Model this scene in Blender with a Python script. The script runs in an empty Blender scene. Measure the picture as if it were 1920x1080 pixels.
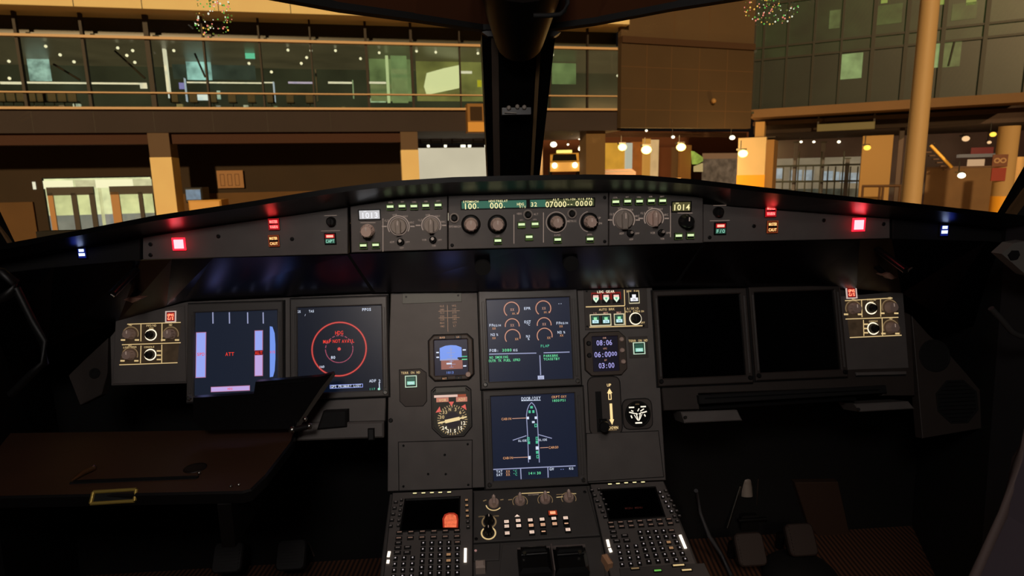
import bpy, math, random
from math import sin, cos, pi, radians as R
from mathutils import Vector, Matrix
random.seed(7)
sc = bpy.context.scene
C = sc.collection
sc.view_settings.view_transform = 'Standard'
sc.view_settings.look = 'None'

# ------------------------------------------------------------------ camera
E = 1.30                                    # eye height over the cockpit floor
G = E - 4.6                                 # apron level
EYE = Vector((-0.1057, 0, E))
YAW, PIT, ROL, FPX = R(3.910), R(-10.273), R(-1.122), 1155.5
FW = Vector((sin(YAW)*cos(PIT), cos(YAW)*cos(PIT), sin(PIT)))
_r = Vector((cos(YAW), -sin(YAW), 0)); _u = _r.cross(FW)
RT = cos(ROL)*_r + sin(ROL)*_u; UP = -sin(ROL)*_r + cos(ROL)*_u
cam = bpy.data.cameras.new('camera'); cam.lens = FPX*36/1920; cam.clip_end = 800; cam.clip_start = .02
co = bpy.data.objects.new('camera', cam); C.objects.link(co); sc.camera = co
cam.dof.use_dof = True; cam.dof.focus_distance = 1.15; cam.dof.aperture_fstop = 9
co.matrix_world = Matrix(((RT.x, UP.x, -FW.x, EYE.x), (RT.y, UP.y, -FW.y, EYE.y), (RT.z, UP.z, -FW.z, EYE.z), (0, 0, 0, 1)))
def ray(px, py): return FW + RT*((px-960)/FPX) + UP*((540-py)/FPX)
def aty(px, py, y): d = ray(px, py); return EYE + d*(y/d.y)
def atz(px, py, z): d = ray(px, py); return EYE + d*((z-E)/d.z)

class Fr:                                   # a real plane in the place: origin, u, v, outward normal
    def __init__(s, o, u, v):
        s.o, s.u = Vector(o), Vector(u).normalized(); s.n = s.u.cross(Vector(v)).normalized(); s.v = s.n.cross(s.u)
    def uv(s, px, py, c=0):
        d = ray(px, py); o = s.o + s.n*c; t = (o-EYE).dot(s.n)/d.dot(s.n); p = EYE + d*t - s.o
        return p.dot(s.u), p.dot(s.v)
    def P(s, a, b, c=0): return s.o + s.u*a + s.v*b + s.n*c
    def M(s, a=0, b=0, c=0):
        p = s.P(a, b, c)
        return Matrix(((s.u.x, s.v.x, s.n.x, p.x), (s.u.y, s.v.y, s.n.y, p.y), (s.u.z, s.v.z, s.n.z, p.z), (0, 0, 0, 1)))

# ------------------------------------------------------------------ materials
def lin(c):
    return tuple(((x/255)/12.92 if x/255 <= .04045 else ((x/255+.055)/1.055)**2.4) for x in c) + (1,)
MATS = {}
def mat(name, col, rough=.6, metal=0., noise=0., scale=30, bump=0., spec=.5, coat=0.):
    if name in MATS: return MATS[name]
    m = bpy.data.materials.new(name); m.use_nodes = True; nt = m.node_tree; b = nt.nodes['Principled BSDF']
    b.inputs['Roughness'].default_value = rough; b.inputs['Metallic'].default_value = metal
    b.inputs['Specular IOR Level'].default_value = spec; b.inputs['Coat Weight'].default_value = coat
    c = lin(col); b.inputs['Base Color'].default_value = c
    if noise or bump:
        tc = nt.nodes.new('ShaderNodeTexCoord'); nz = nt.nodes.new('ShaderNodeTexNoise')
        nz.inputs['Scale'].default_value = scale; nz.inputs['Detail'].default_value = 4
        nt.links.new(tc.outputs['Object'], nz.inputs['Vector'])
        if noise:
            rp = nt.nodes.new('ShaderNodeValToRGB')
            rp.color_ramp.elements[0].position = .3; rp.color_ramp.elements[1].position = .7
            rp.color_ramp.elements[0].color = tuple(x*(1-noise) for x in c[:3])+(1,)
            rp.color_ramp.elements[1].color = tuple(min(1, x*(1+noise)) for x in c[:3])+(1,)
            nt.links.new(nz.outputs['Fac'], rp.inputs['Fac']); nt.links.new(rp.outputs['Color'], b.inputs['Base Color'])
        if bump:
            bp = nt.nodes.new('ShaderNodeBump'); bp.inputs['Strength'].default_value = bump; bp.inputs['Distance'].default_value = .002
            nt.links.new(nz.outputs['Fac'], bp.inputs['Height']); nt.links.new(bp.outputs['Normal'], b.inputs['Normal'])
    MATS[name] = m; return m
def emi(name, col, k=1., sample=False, noise=0., scale=2.):
    if name in MATS: return MATS[name]
    m = bpy.data.materials.new(name); m.use_nodes = True; nt = m.node_tree; b = nt.nodes['Principled BSDF']
    c = lin(col)
    b.inputs['Base Color'].default_value = (.01, .01, .01, 1); b.inputs['Roughness'].default_value = .35
    b.inputs['Emission Color'].default_value = c; b.inputs['Emission Strength'].default_value = k
    if noise:
        tc = nt.nodes.new('ShaderNodeTexCoord'); nz = nt.nodes.new('ShaderNodeTexNoise')
        nz.inputs['Scale'].default_value = scale; nz.inputs['Detail'].default_value = 3
        rp = nt.nodes.new('ShaderNodeValToRGB')
        rp.color_ramp.elements[0].position = .3; rp.color_ramp.elements[1].position = .7
        rp.color_ramp.elements[0].color = tuple(x*(1-noise) for x in c[:3])+(1,)
        rp.color_ramp.elements[1].color = tuple(x*(1+noise) for x in c[:3])+(1,)
        nt.links.new(tc.outputs['Object'], nz.inputs['Vector']); nt.links.new(nz.outputs['Fac'], rp.inputs['Fac'])
        nt.links.new(rp.outputs['Color'], b.inputs['Emission Color'])
    m.cycles.emission_sampling = 'AUTO' if sample else 'NONE'
    MATS[name] = m; return m
def glass(name, tint, gl=.06, rough=.02):
    if name in MATS: return MATS[name]
    m = bpy.data.materials.new(name); m.use_nodes = True; nt = m.node_tree; nt.nodes.clear()
    o = nt.nodes.new('ShaderNodeOutputMaterial'); mx = nt.nodes.new('ShaderNodeMixShader')
    t = nt.nodes.new('ShaderNodeBsdfTransparent'); g = nt.nodes.new('ShaderNodeBsdfGlossy')
    t.inputs['Color'].default_value = tint; g.inputs['Roughness'].default_value = rough; mx.inputs[0].default_value = gl
    nt.links.new(t.outputs[0], mx.inputs[1]); nt.links.new(g.outputs[0], mx.inputs[2]); nt.links.new(mx.outputs[0], o.inputs[0])
    MATS[name] = m; return m

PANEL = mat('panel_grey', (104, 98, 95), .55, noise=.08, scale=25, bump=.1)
PANEL_SHADE = mat('panel_grey_shaded', (58, 50, 46), .55, noise=.08, scale=25)  # darkened copy of panel grey, painting the dimness of the outer panels
PANEL2 = mat('panel_grey_dark', (84, 80, 78), .55, noise=.08, scale=25)
BEZ = mat('bezel_grey', (88, 84, 82), .42)
BLK = mat('black_plastic', (14, 14, 15), .35)
MBLK = mat('matt_black', (10, 9, 9), .8)
SEAM = mat('seam_black', (6, 6, 7), .8)
GLOSS = mat('satin_black_underside', (92, 92, 102), .26, metal=1., noise=.2, scale=8)
VIS = mat('visor_black', (5, 4, 4), .34, spec=.4, noise=.2, scale=12)
KNB = mat('knob_beige', (212, 182, 168), .45)
KNG = mat('knob_grey', (165, 152, 142), .4)
KND = mat('knob_dark', (26, 25, 25), .35)
MET = mat('bare_metal', (190, 188, 182), .25, 1.)
SCR = mat('screw_dark', (50, 50, 50), .4, .8)
COF = mat('screen_off', (3, 3, 4), .12, spec=.5)
NAVY = emi('screen_navy', (20, 27, 46), 1.)
PNAV = emi('pfd_navy', (22, 29, 44), 1.)
NNAV = emi('nd_navy', (7, 15, 30), 1.)
SNAV = emi('standby_navy', (6, 9, 36), 1.)
W = emi('readout_white', (205, 215, 235), 1.1)
GW = emi('line_white', (150, 155, 190), 1.)
GRN = emi('readout_green', (110, 225, 160), 1.)
DGRN = emi('door_green', (80, 190, 150), 1.)
AMB = emi('readout_amber', (225, 160, 110), 1.)
AMD = emi('arc_amber', (200, 150, 128), 1.)
AMR = emi('arc_red_brown', (80, 28, 20), 1.)
RED = emi('readout_red', (240, 60, 45), 1.)
RDD = emi('ring_red', (205, 75, 70), 1.)
LAV = emi('tape_lavender', (150, 165, 240), 1.)
LAP = emi('tape_pink', (190, 165, 225), 1.)
SKY = emi('sky_blue', (115, 150, 235), 1.)
GNDB = emi('ground_brown', (145, 90, 80), 1.)
CRM = emi('legend_cream', (215, 185, 130), 1.)
CRD = emi('legend_cream_dim', (120, 98, 68), 1.)
CRX = emi('legend_faint', (138, 120, 108), 1.)
CRW = emi('legend_bright', (250, 235, 205), 1.3)
TAN = emi('legend_tan_glow', (70, 50, 36), 1.)
TEAL = emi('display_teal', (52, 100, 82), 1.)
LCDW = emi('display_white', (235, 235, 240), 1.1)
LCDY = emi('display_cream', (245, 232, 170), 1.1)
LIME = emi('button_lime', (205, 225, 170), 1.2)
LIMD = emi('button_lime_dim', (62, 80, 36), 1.)
BGRN = emi('button_green', (150, 215, 190), 1.1)
BGD = emi('button_green_dim', (45, 85, 70), 1.)
REDH = emi('warning_core', (255, 112, 118), 4.8, True)
REDM = emi('warning_red', (255, 22, 38), 4., True)
REDL = emi('warning_legend', (255, 110, 95), 3.6)
REDD = emi('warning_dim_red', (150, 18, 22), 1.)
AMBL = emi('caution_legend', (255, 205, 130), 1.8)
AMBD = emi('caution_dim', (120, 50, 22), 1.)
BLUL = emi('blue_lamp', (185, 205, 255), 2.2, True)
BLUD = emi('blue_dim', (14, 26, 110), 1.)

# ------------------------------------------------------------------ glyphs
GL = {}
def make_glyphs(chars):
    tmp = []
    for ch in chars:
        cu = bpy.data.curves.new('g', 'FONT'); cu.body = ch; cu.size = 1; cu.resolution_u = 2; cu.offset = .012
        o = bpy.data.objects.new('g', cu); C.objects.link(o); tmp.append((ch, o, cu))
    bpy.context.view_layer.update(); dg = bpy.context.evaluated_depsgraph_get()
    for ch, o, cu in tmp:
        me = bpy.data.meshes.new_from_object(o.evaluated_get(dg))
        vs = [(v.co.x, v.co.y) for v in me.vertices]; fs = [tuple(p.vertices) for p in me.polygons]
        if vs:
            x0 = min(v[0] for v in vs); x1 = max(v[0] for v in vs)
            GL[ch] = ([((v[0]-(x0+x1)/2)/.73, v[1]/.73) for v in vs], fs, (x1-x0)/.73)
        bpy.data.meshes.remove(me)
    for ch, o, cu in tmp: bpy.data.objects.remove(o); bpy.data.curves.remove(cu)
make_glyphs("ABCDEFGHIJKLMNOPQRSTUVWXYZ0123456789/.-+:%°&")

def offs(pts, d):
    n = len(pts); out = []
    for i in range(n):
        p, q, r = Vector(pts[i-1]), Vector(pts[i]), Vector(pts[(i+1) % n])
        a = (q-p).normalized(); b = (r-q).normalized(); na = Vector((-a.y, a.x)); nb = Vector((-b.y, b.x))
        k = na+nb; k = k/max(.3, k.length_squared)*2*d; out.append((q.x+k.x, q.y+k.y))
    return out
def area(p): return sum(p[i-1][0]*p[i][1]-p[i][0]*p[i-1][1] for i in range(len(p)))
def rr(x0, y0, x1, y1, r, n=3):
    o = []
    for cx, cy, a in ((x1-r, y1-r, 0), (x0+r, y1-r, 90), (x0+r, y0+r, 180), (x1-r, y0+r, 270)):
        for k in range(n+1): t = R(a+90*k/n); o.append((cx+r*cos(t), cy+r*sin(t)))
    return o
def circ(cx, cy, r, n=24, a0=0, a1=360):
    m = n if a1-a0 >= 360 else n+1
    return [(cx+r*cos(R(a0+(a1-a0)*k/n)), cy+r*sin(R(a0+(a1-a0)*k/n))) for k in range(m)]

class D:                                    # a mesh being drawn, several material slots
    def __init__(s): s.v = []; s.f = []; s.m = []; s.sm = []; s.mats = []
    def mi(s, m):
        if m not in s.mats: s.mats.append(m)
        return s.mats.index(m)
    def add(s, vs, fs, m, smooth=False):
        b = len(s.v); s.v += [tuple(v) for v in vs]; k = s.mi(m)
        for f in fs: s.f.append(tuple(b+i for i in f)); s.m.append(k); s.sm.append(smooth)
    def poly(s, pts, z, m):
        if area(pts) < 0: pts = pts[::-1]
        s.add([(x, y, z) for x, y in pts], [tuple(range(len(pts)))], m)
    def rect(s, x0, y0, x1, y1, z, m): s.poly([(min(x0,x1), min(y0,y1)), (max(x0,x1), min(y0,y1)), (max(x0,x1), max(y0,y1)), (min(x0,x1), max(y0,y1))], z, m)
    def prism(s, pts, z0, z1, m, ch=0, top=None):
        if area(pts) < 0: pts = pts[::-1]
        n = len(pts); rings = [[(x, y, z0) for x, y in pts], [(x, y, z1-ch) for x, y in pts]]
        if ch: rings.append([(x, y, z1) for x, y in offs(pts, ch)])
        vs = sum(rings, []); fs = []
        for k in range(len(rings)-1):
            for i in range(n): j = (i+1) % n; fs.append((k*n+i, k*n+j, (k+1)*n+j, (k+1)*n+i))
        fs.append(tuple(range(n-1, -1, -1))); s.add(vs, fs, m)
        b = (len(rings)-1)*n; s.add(vs[b:], [tuple(range(n))], top or m)
    def box(s, x0, y0, z0, x1, y1, z1, m, ch=0):
        x0, x1 = sorted((x0, x1)); y0, y1 = sorted((y0, y1)); z0, z1 = sorted((z0, z1))
        s.prism([(x0, y0), (x1, y0), (x1, y1), (x0, y1)], z0, z1, m, ch)
    def ring(s, outer, inner, z0, z1, m, ch=0):
        if area(outer) < 0: outer = outer[::-1]
        if area(inner) < 0: inner = inner[::-1]
        n = len(outer); o2 = offs(outer, ch) if ch else outer; i2 = offs(inner, -ch) if ch else inner
        L = [[(x, y, z0) for x, y in outer], [(x, y, z1-ch) for x, y in outer], [(x, y, z1) for x, y in o2], [(x, y, z1) for x, y in i2], [(x, y, z1-ch) for x, y in inner], [(x, y, z0) for x, y in inner]]
        fs = []
        for k in range(5):
            for i in range(n): j = (i+1) % n; fs.append((k*n+i, k*n+j, (k+1)*n+j, (k+1)*n+i))
        s.add(sum(L, []), fs, m)
    def frame(s, x0, y0, x1, y1, w, z0, z1, m, ch=0):
        x0, x1 = sorted((x0, x1)); y0, y1 = sorted((y0, y1))
        s.ring([(x0, y0), (x1, y0), (x1, y1), (x0, y1)], [(x0+w, y0+w), (x1-w, y0+w), (x1-w, y1-w), (x0+w, y1-w)], z0, z1, m, ch)
    def arc(s, cx, cy, r, w, a0, a1, z, m, n=28):
        vs = []; full = a1-a0 >= 360
        for k in range(n+1):
            t = R(a0+(a1-a0)*k/n); vs += [(cx+(r-w/2)*cos(t), cy+(r-w/2)*sin(t), z), (cx+(r+w/2)*cos(t), cy+(r+w/2)*sin(t), z)]
        s.add(vs, [(2*k, 2*k+1, 2*k+3, 2*k+2) for k in range(n)], m)
    def line(s, x0, y0, x1, y1, w, z, m):
        d = Vector((x1-x0, y1-y0)); d.normalize(); q = Vector((-d.y, d.x))*w/2
        s.poly([(x0-q.x, y0-q.y), (x1-q.x, y1-q.y), (x1+q.x, y1+q.y), (x0+q.x, y0+q.y)], z, m)
    def lathe(s, cx, cy, prof, m, n=24, top=None):
        vs = []; fs = []
        for r, z in prof:
            for k in range(n): t = 2*pi*k/n; vs.append((cx+r*cos(t), cy+r*sin(t), z))
        for j in range(len(prof)-1):
            for k in range(n): l = (k+1) % n; fs.append((j*n+k, j*n+l, (j+1)*n+l, (j+1)*n+k))
        s.add(vs, fs, m, True); b = (len(prof)-1)*n; s.add(vs[b:], [tuple(range(n))], top or m)
    def text(s, t, cx, cy, h, z, m, cw=None, sx=1.):
        cw = cw or h*.78; x = cx-(len(t)-1)*cw/2
        for ch in t:
            if ch in GL:
                g = GL[ch]; k = min(1, cw*.88/(g[2]*h*sx+1e-9))*sx
                s.add([(x+a*h*k, cy-h/2+b*h, z) for a, b in g[0]], g[1], m)
            x += cw
    def tube(s, pts, r, m, n=10, cap=True):
        pts = [Vector(p) for p in pts]; vs = []; fs = []; N = len(pts)
        for i, p in enumerate(pts):
            d = (pts[min(i+1, N-1)]-pts[max(i-1, 0)]).normalized()
            a = d.orthogonal().normalized() if abs(d.z) > .95 else d.cross(Vector((0, 0, 1))).normalized(); b = d.cross(a)
            rr_ = r[i] if isinstance(r, (list, tuple)) else r
            for k in range(n): t = 2*pi*k/n; vs.append(p+a*rr_*cos(t)+b*rr_*sin(t))
        for j in range(N-1):
            for k in range(n): l = (k+1) % n; fs.append((j*n+k, j*n+l, (j+1)*n+l, (j+1)*n+k))
        s.add(vs, fs, m, True)
        if cap: s.add(vs[:n], [tuple(range(n-1, -1, -1))], m); s.add(vs[-n:], [tuple(range(n))], m)
    def sph(s, c, r, m, n=12, sz=1.):
        vs = []; fs = []; c = Vector(c)
        for j in range(n//2+1):
            p = pi*j/(n//2)
            for k in range(n): t = 2*pi*k/n; vs.append((c.x+r*sin(p)*cos(t), c.y+r*sin(p)*sin(t), c.z+r*sz*cos(p)))
        for j in range(n//2):
            for k in range(n): l = (k+1) % n; fs.append((j*n+k, (j+1)*n+k, (j+1)*n+l, j*n+l))
        s.add(vs, fs, m, True)
    def quad3(s, a, b, c, d, m): s.add([a, b, c, d], [(0, 1, 2, 3)], m)
    def slab(s, pts, off, m):               # a 3-D polygon thickened by the vector off
        off = Vector(off); n = len(pts); P = [Vector(p) for p in pts]; Q = [p+off for p in P]
        s.add(P+Q, [tuple(range(n)), tuple(range(2*n-1, n-1, -1))]+[(i, (i+1) % n, n+(i+1) % n, n+i)[::-1] for i in range(n)], m)

def mk(name, d, parent=None, loc=None, label=None, M=None, cat=None, group=None, kind=None):
    me = bpy.data.meshes.new(name); me.from_pydata(d.v, [], d.f)
    for m in d.mats: me.materials.append(m)
    me.polygons.foreach_set('material_index', d.m); me.polygons.foreach_set('use_smooth', d.sm); me.update()
    o = bpy.data.objects.new(name, me); C.objects.link(o)
    if M is not None: o.matrix_world = M
    if loc is not None: o.location = loc
    if parent is not None: o.parent = parent
    tag(o, label, cat, group, kind); return o
def tag(o, label=None, cat=None, group=None, kind=None):
    if label: o['label'] = label
    if cat: o['category'] = cat
    if group: o['group'] = group
    if kind: o['kind'] = kind
def cp(o, loc, parent=None):                # a copy with its sub-parts, sharing mesh data
    c = o.copy(); C.objects.link(c); c.location = loc
    if parent is not None: c.parent = parent
    for ch in list(o.children):
        g = ch.copy(); C.objects.link(g); g.parent = c
    return c

class T:                                    # a thing standing on a plane, addressed in its own local frame
    def __init__(s, name, label, cat, F, px, py, c=0, group=None):
        s.F = F; s.a, s.b = F.uv(px, py, c); s.c = c
        s.o = bpy.data.objects.new(name, None); C.objects.link(s.o); s.o.empty_display_size = .02
        s.o.matrix_world = F.M(s.a, s.b, c); tag(s.o, label, cat, group)
        x, y = F.uv(px+10, py, c); s.s = (x-s.a)/10           # metres per photo pixel hereabouts
    def l(s, px, py): a, b = s.F.uv(px, py, s.c); return a-s.a, b-s.b
    def L(s, pts): return [s.l(*p) for p in pts]
    def part(s, name, d, parent=None, label=None, loc=None): return mk(name, d, parent or s.o, loc, label)

# planes of the flight deck
IP = Fr((0, 1.243+.287*(-.30), E-.30), (1, 0, 0), (0, .287, 1))        # main instrument panel, leaning forward at the top
GS = Fr((0, 1.068, E), (1, 0, 0), (0, 0, 1))                            # glareshield face
PD = Fr((0, .995, E-.612), (1, 0, 0), (0, .131, .054))                  # centre pedestal, sloping toward the seats
# =================================================================== COCKPIT
def knob(t, px, py, r, h, m=KNB, style='round', nm='knob', parent=None):
    """rotary knob; r in photo pixels, h in metres"""
    x, y = t.l(px, py); r = r*t.s; d = D()
    if style == 'round':
        d.lathe(0, 0, [(r, 0), (r, h*.25), (r*.86, h*.3), (r*.82, h*.92), (r*.72, h)], m, 20)
        for k in range(10):
            a = 2*pi*k/10; d.box(r*.84*cos(a)-.0006, r*.84*sin(a)-.0006, h*.3, r*.84*cos(a)+.0006, r*.84*sin(a)+.0006, h*.9, m)
        d.rect(-r*.08, r*.1, r*.08, r*.66, h+.0003, CRX)
    elif style == 'bar':
        d.lathe(0, 0, [(r, 0), (r, h*.3), (r*.9, h*.4)], m, 20)
        d.prism([(-r*.3, -r*.95), (r*.3, -r*.95), (r*.34, r*.6), (0, r*1.05), (-r*.34, r*.6)], h*.4, h, m, r*.1)
        d.rect(-r*.06, r*.2, r*.06, r*.8, h+.0003, CRX)
    else:                                    # socket / small black selector
        d.lathe(0, 0, [(r, 0), (r, h*.6), (r*.8, h*.7), (r*.7, h)], m, 20)
        d.prism([(-r*.18, -r*.6), (r*.18, -r*.6), (r*.18, r*.62), (-r*.18, r*.62)], h, h*1.35, m, r*.04)
    return mk(nm, d, parent or t.o, (x, y, t_z(t)))
def t_z(t): return getattr(t, 'z', 0)
def button(t, px, py, w, h, legend, parent=None, base=BLK, dim=LIMD, nm='push_button'):
    """square korry-type push button with a lit legend: legend = (text, material, dy, height) list"""
    x, y = t.l(px, py); s = t.s; d = D(); w2, h2 = w*s/2, h*s/2
    d.box(-w2, -h2, 0, w2, h2, .004, base, .0006)
    if dim: d.frame(-w2*.94, -h2*.94, w2*.97, h2*.97, w2*.12, .004, .0045, dim)
    for tx, m, dy, hh in legend:
        if tx == '=': d.rect(-w2*.8, (dy-hh/2)*s, w2*.8, (dy+hh/2)*s, .0048, m)
        else: d.text(tx, 0, dy*s, hh*s, .0048, m, cw=min(hh*s*.8, 2*w2*.85/len(tx)))
    return mk(nm, d, parent or t.o, (x, y, t_z(t)))
def screw(d, x, y, r, z): d.lathe(x, y, [(r, z), (r, z+.0008), (r*.7, z+.0012)], SCR, 10); d.rect(x-r*.5, y-r*.1, x+r*.5, y+r*.1, z+.0014, SEAM)

# ------------------------------------------------------------------ shell of the flight deck
lip = [(-60, 470), (35, 452), (150, 431), (290, 404), (400, 388), (480, 376), (570, 361), (645, 350), (740, 339), (850, 332), (963, 329), (1100, 327), (1200, 328), (1300, 336), (1370, 344), (1440, 352), (1600, 369), (1740, 384), (1885, 400), (1990, 412)]
hin = [(-60, 502), (35, 485), (150, 464), (290, 439), (400, 423), (480, 412), (570, 400), (645, 388), (740, 373), (850, 367), (963, 364), (1100, 362), (1200, 362), (1300, 368), (1370, 386), (1440, 391), (1600, 403), (1740, 415), (1885, 431), (1990, 442)]
HP = [aty(x, y, 1.066) for x, y in hin]
LP = [aty(x, y, .985) for x, y in lip]
def ybase(x): return 1.62-.5*(abs(x)/1.15)**1.6
BP = []
for p in LP:
    d_ = p-EYE; k = ybase(p.x)/d_.y; q = EYE+d_*k; q.z -= .03; BP.append(q)

g = bpy.data.objects.new('glareshield', None); C.objects.link(g)
tag(g, 'black curved glareshield running across the cockpit under the windscreen', 'glareshield')
g.location = (0, 1.066, E-.03)
GL0 = Vector(g.location)
def gl(p): return tuple(Vector(p)-GL0)
d = D(); n = len(LP)
prof = []
for i in range(n):
    up = Vector((0, 0, .010)); back = HP[i]+Vector((0, .03, .02))
    prof.append([gl(HP[i]), gl(LP[i]-Vector((0, 0, .008))), gl(LP[i]), gl(LP[i]+Vector((0, .012, -.0015))), gl(BP[i]), gl(BP[i]-Vector((0, 0, .06))), gl(HP[i]+Vector((0, .02, -.02)))])
vs = sum(prof, []); m_ = 7; fs = []
for i in range(n-1):
    for k in range(m_): l = (k+1) % m_; fs.append((i*m_+k, i*m_+l, (i+1)*m_+l, (i+1)*m_+k))
d.add(vs, fs, VIS)
mk('visor', d, g)
# lower reflective undersides, centre piece slightly proud of the two outboard ones
d = D()
def under(tops, bots, y0, y1, off=0):
    A = [gl(aty(x, y, y0-off)) for x, y in tops]; B = [gl(aty(x, y, y1-off)) for x, y in bots]
    for i in range(len(A)-1): d.quad3(B[i], B[i+1], A[i+1], A[i], mat('underside_reflection', (52, 32, 18), .4) if tops[i][0] in (264, 1612) else GLOSS)  # brown end pieces paint a warm reflection into the surface
under([(-60, 512), (100, 500), (264, 488), (322, 486), (400, 484), (654, 478)], [(-60, 704), (90, 650), (222, 602), (312, 574), (345, 564), (706, 548)], 1.068, 1.17)
mk('outboard_underside', d, g); d = D()
under([(1316, 455), (1500, 451), (1612, 450), (1672, 448), (1850, 452), (1990, 463)], [(1256, 538), (1500, 540), (1606, 542), (1690, 550), (1760, 590), (1990, 665)], 1.068, 1.17)
mk('outboard_underside', d, g)
d = D(); under([(655, 476), (985, 466), (1317, 457)], [(704, 548), (985, 546), (1262, 536)], 1.066, 1.172, .006)
A = gl(aty(655, 476, 1.060)); B = gl(aty(704, 548, 1.166)); A2 = gl(aty(650, 478, 1.068)); B2 = gl(aty(698, 550, 1.172)); d.quad3(A2, B2, B, A, SEAM)
A = gl(aty(1317, 457, 1.060)); B = gl(aty(1262, 536, 1.166)); A2 = gl(aty(1322, 457, 1.068)); B2 = gl(aty(1268, 538, 1.172)); d.quad3(A, B, B2, A2, SEAM)
for px, py in ((905, 500), (1070, 492)):     # two dark notches and the wavy lower lip
    c = Vector(gl(aty(px, py, 1.085)))
    d.tube([c+Vector((0, .02, .004)), c+Vector((0, -.006, -.002))], .014, MBLK, 14)
mk('centre_underside', d, g)

def face(name, pts, z1, m, label=None, z0=-.03):
    d = D(); P = [GS.uv(*p) for p in pts]
    d.prism([(a, b+.03) for a, b in P], z0, z1, m, .0012)
    return d
# frame of parts on the glareshield face: use a child Empty-free local conversion (y forward -> GS frame)
MG = GS.M(0, -.03)
def gpart(name, d, parent, label=None):
    o = mk(name, d, parent, label=label)
    return o
def warm_spill(t, x, y, col, pw, h=.016):
    l = bpy.data.lights.new('lamp_spill', 'POINT'); l.color = col; l.energy = pw; l.shadow_soft_size = .006
    o = bpy.data.objects.new('lamp_spill', l); C.objects.link(o); o.location = t.o.matrix_world @ Vector((x, y, h))
def side_panel(name, label, pts, mirror):
    cx = sum(p[0] for p in pts)/len(pts); cy = sum(p[1] for p in pts)/len(pts)
    t = T(name, label, 'warning panel', GS, cx, cy)
    d = D(); d.prism(t.L(pts), -.02, .001, PANEL, .001)
    for q in mirror['screws']: x, y = t.l(*q); screw(d, x, y, .0035, .001)
    t.part('face_plate', d); t.z = .001
    x, y = t.l(*mirror['red']); s = t.s; d = D()
    d.box(-11*s, -11*s, 0, 11*s, 11*s, .004, REDD, .0006); d.frame(-12*s, -12*s, 12*s, 12*s, 3*s, .003, .0046, REDM)
    d.box(-8.5*s, -8.5*s, .004, 8.5*s, 8.5*s, .006, REDH, .0005)
    mk('red_warning_light', d, t.o, (x, y, .001), label='square red warning light glowing almost white')
    warm_spill(t, x, y, (1, .02, .04), .010)
    warm_spill(t, *t.l(*mirror['mw']), (1, .05, .05), .003)
    for key, A, B, nm, w in (('mw', REDM, REDL, 'MASTER WARN', 'lit red MASTER WARN button'), ('mc', AMBD, AMBL, 'MASTER CAUT', 'amber MASTER CAUT button')):
        x, y = t.l(*mirror[key]); d = D(); d.box(-10*s, -11*s, 0, 10*s, 11*s, .004, BLK, .0006)
        d.frame(-10*s, -11*s, 10*s, 11*s, 1.6*s, .003, .0047, REDD if key == 'mw' else AMBD)
        a, b = nm.split()
        for tx, dy in ((a, 5), (b, -5)):
            d.rect(-7.6*s, (dy-3.3)*s, 7.6*s, (dy+3.3)*s, .0044, A if key == 'mw' else AMBD)
            d.text(tx, 0, dy*s, 5.4*s, .0049, B, cw=15*s/len(tx))
        mk('annunciator_button', d, t.o, (x, y, .001), label=w)
    x, y = t.l(*mirror['ss']); d = D(); d.box(-11*s, -11*s, 0, 11*s, 11*s, .004, BLK, .0006)
    d.rect(-9*s, 1*s, 9*s, 9*s, .0044, REDD); d.rect(-6.5*s, 2.5*s, 6.5*s, 7*s, .0046, REDL)
    d.rect(-9*s, -9*s, 9*s, 0*s, .0044, BGD); d.text('CAPT' if mirror['cap'] else 'F/O', 0, -4.5*s, 6.4*s, .0048, BGRN, cw=(4.2 if mirror['cap'] else 5.4)*s)
    mk('annunciator_button', d, t.o, (x, y, .001), label='side stick priority light, red over green')
    for k in (0, 1): t.part('legend_line', leg_ss(t, mirror['ss'], s, k))
    knob(t, *mirror['kn'], 9, .012, KND, 'small', 'rotary_knob')
    return t
def leg_ss(t, q, s, k):
    d = D(); x, y = t.l(q[0], q[1]-(43 if k else 14.5)); d.line(x-(12 if k else 18)*s, y, x+(12 if k else 18)*s, y, .8*s, .0014, CRX); return d
side_panel('warning_light_panel', 'grey glareshield panel with red and amber warning lights, left of the autopilot knobs',
    [(268, 445), (420, 421), (560, 402), (652, 389), (652, 476), (268, 487)],
    dict(red=(338, 457), mw=(515, 420), mc=(515, 451), ss=(620, 447), kn=(622, 415), cap=True, screws=[(283, 458), (410, 443), (548, 448), (283, 478)]))
side_panel('warning_light_panel', 'grey glareshield panel with red and amber warning lights, right of the autopilot knobs',
    [(1319, 383), (1440, 393), (1560, 402), (1668, 410), (1668, 447), (1319, 454)],
    dict(red=(1607, 421), mw=(1443, 395), mc=(1446, 425), ss=(1349, 428), kn=(1345, 397), cap=False, screws=[(1544, 413), (1656, 420), (1413, 424), (1330, 445)]))
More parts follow.
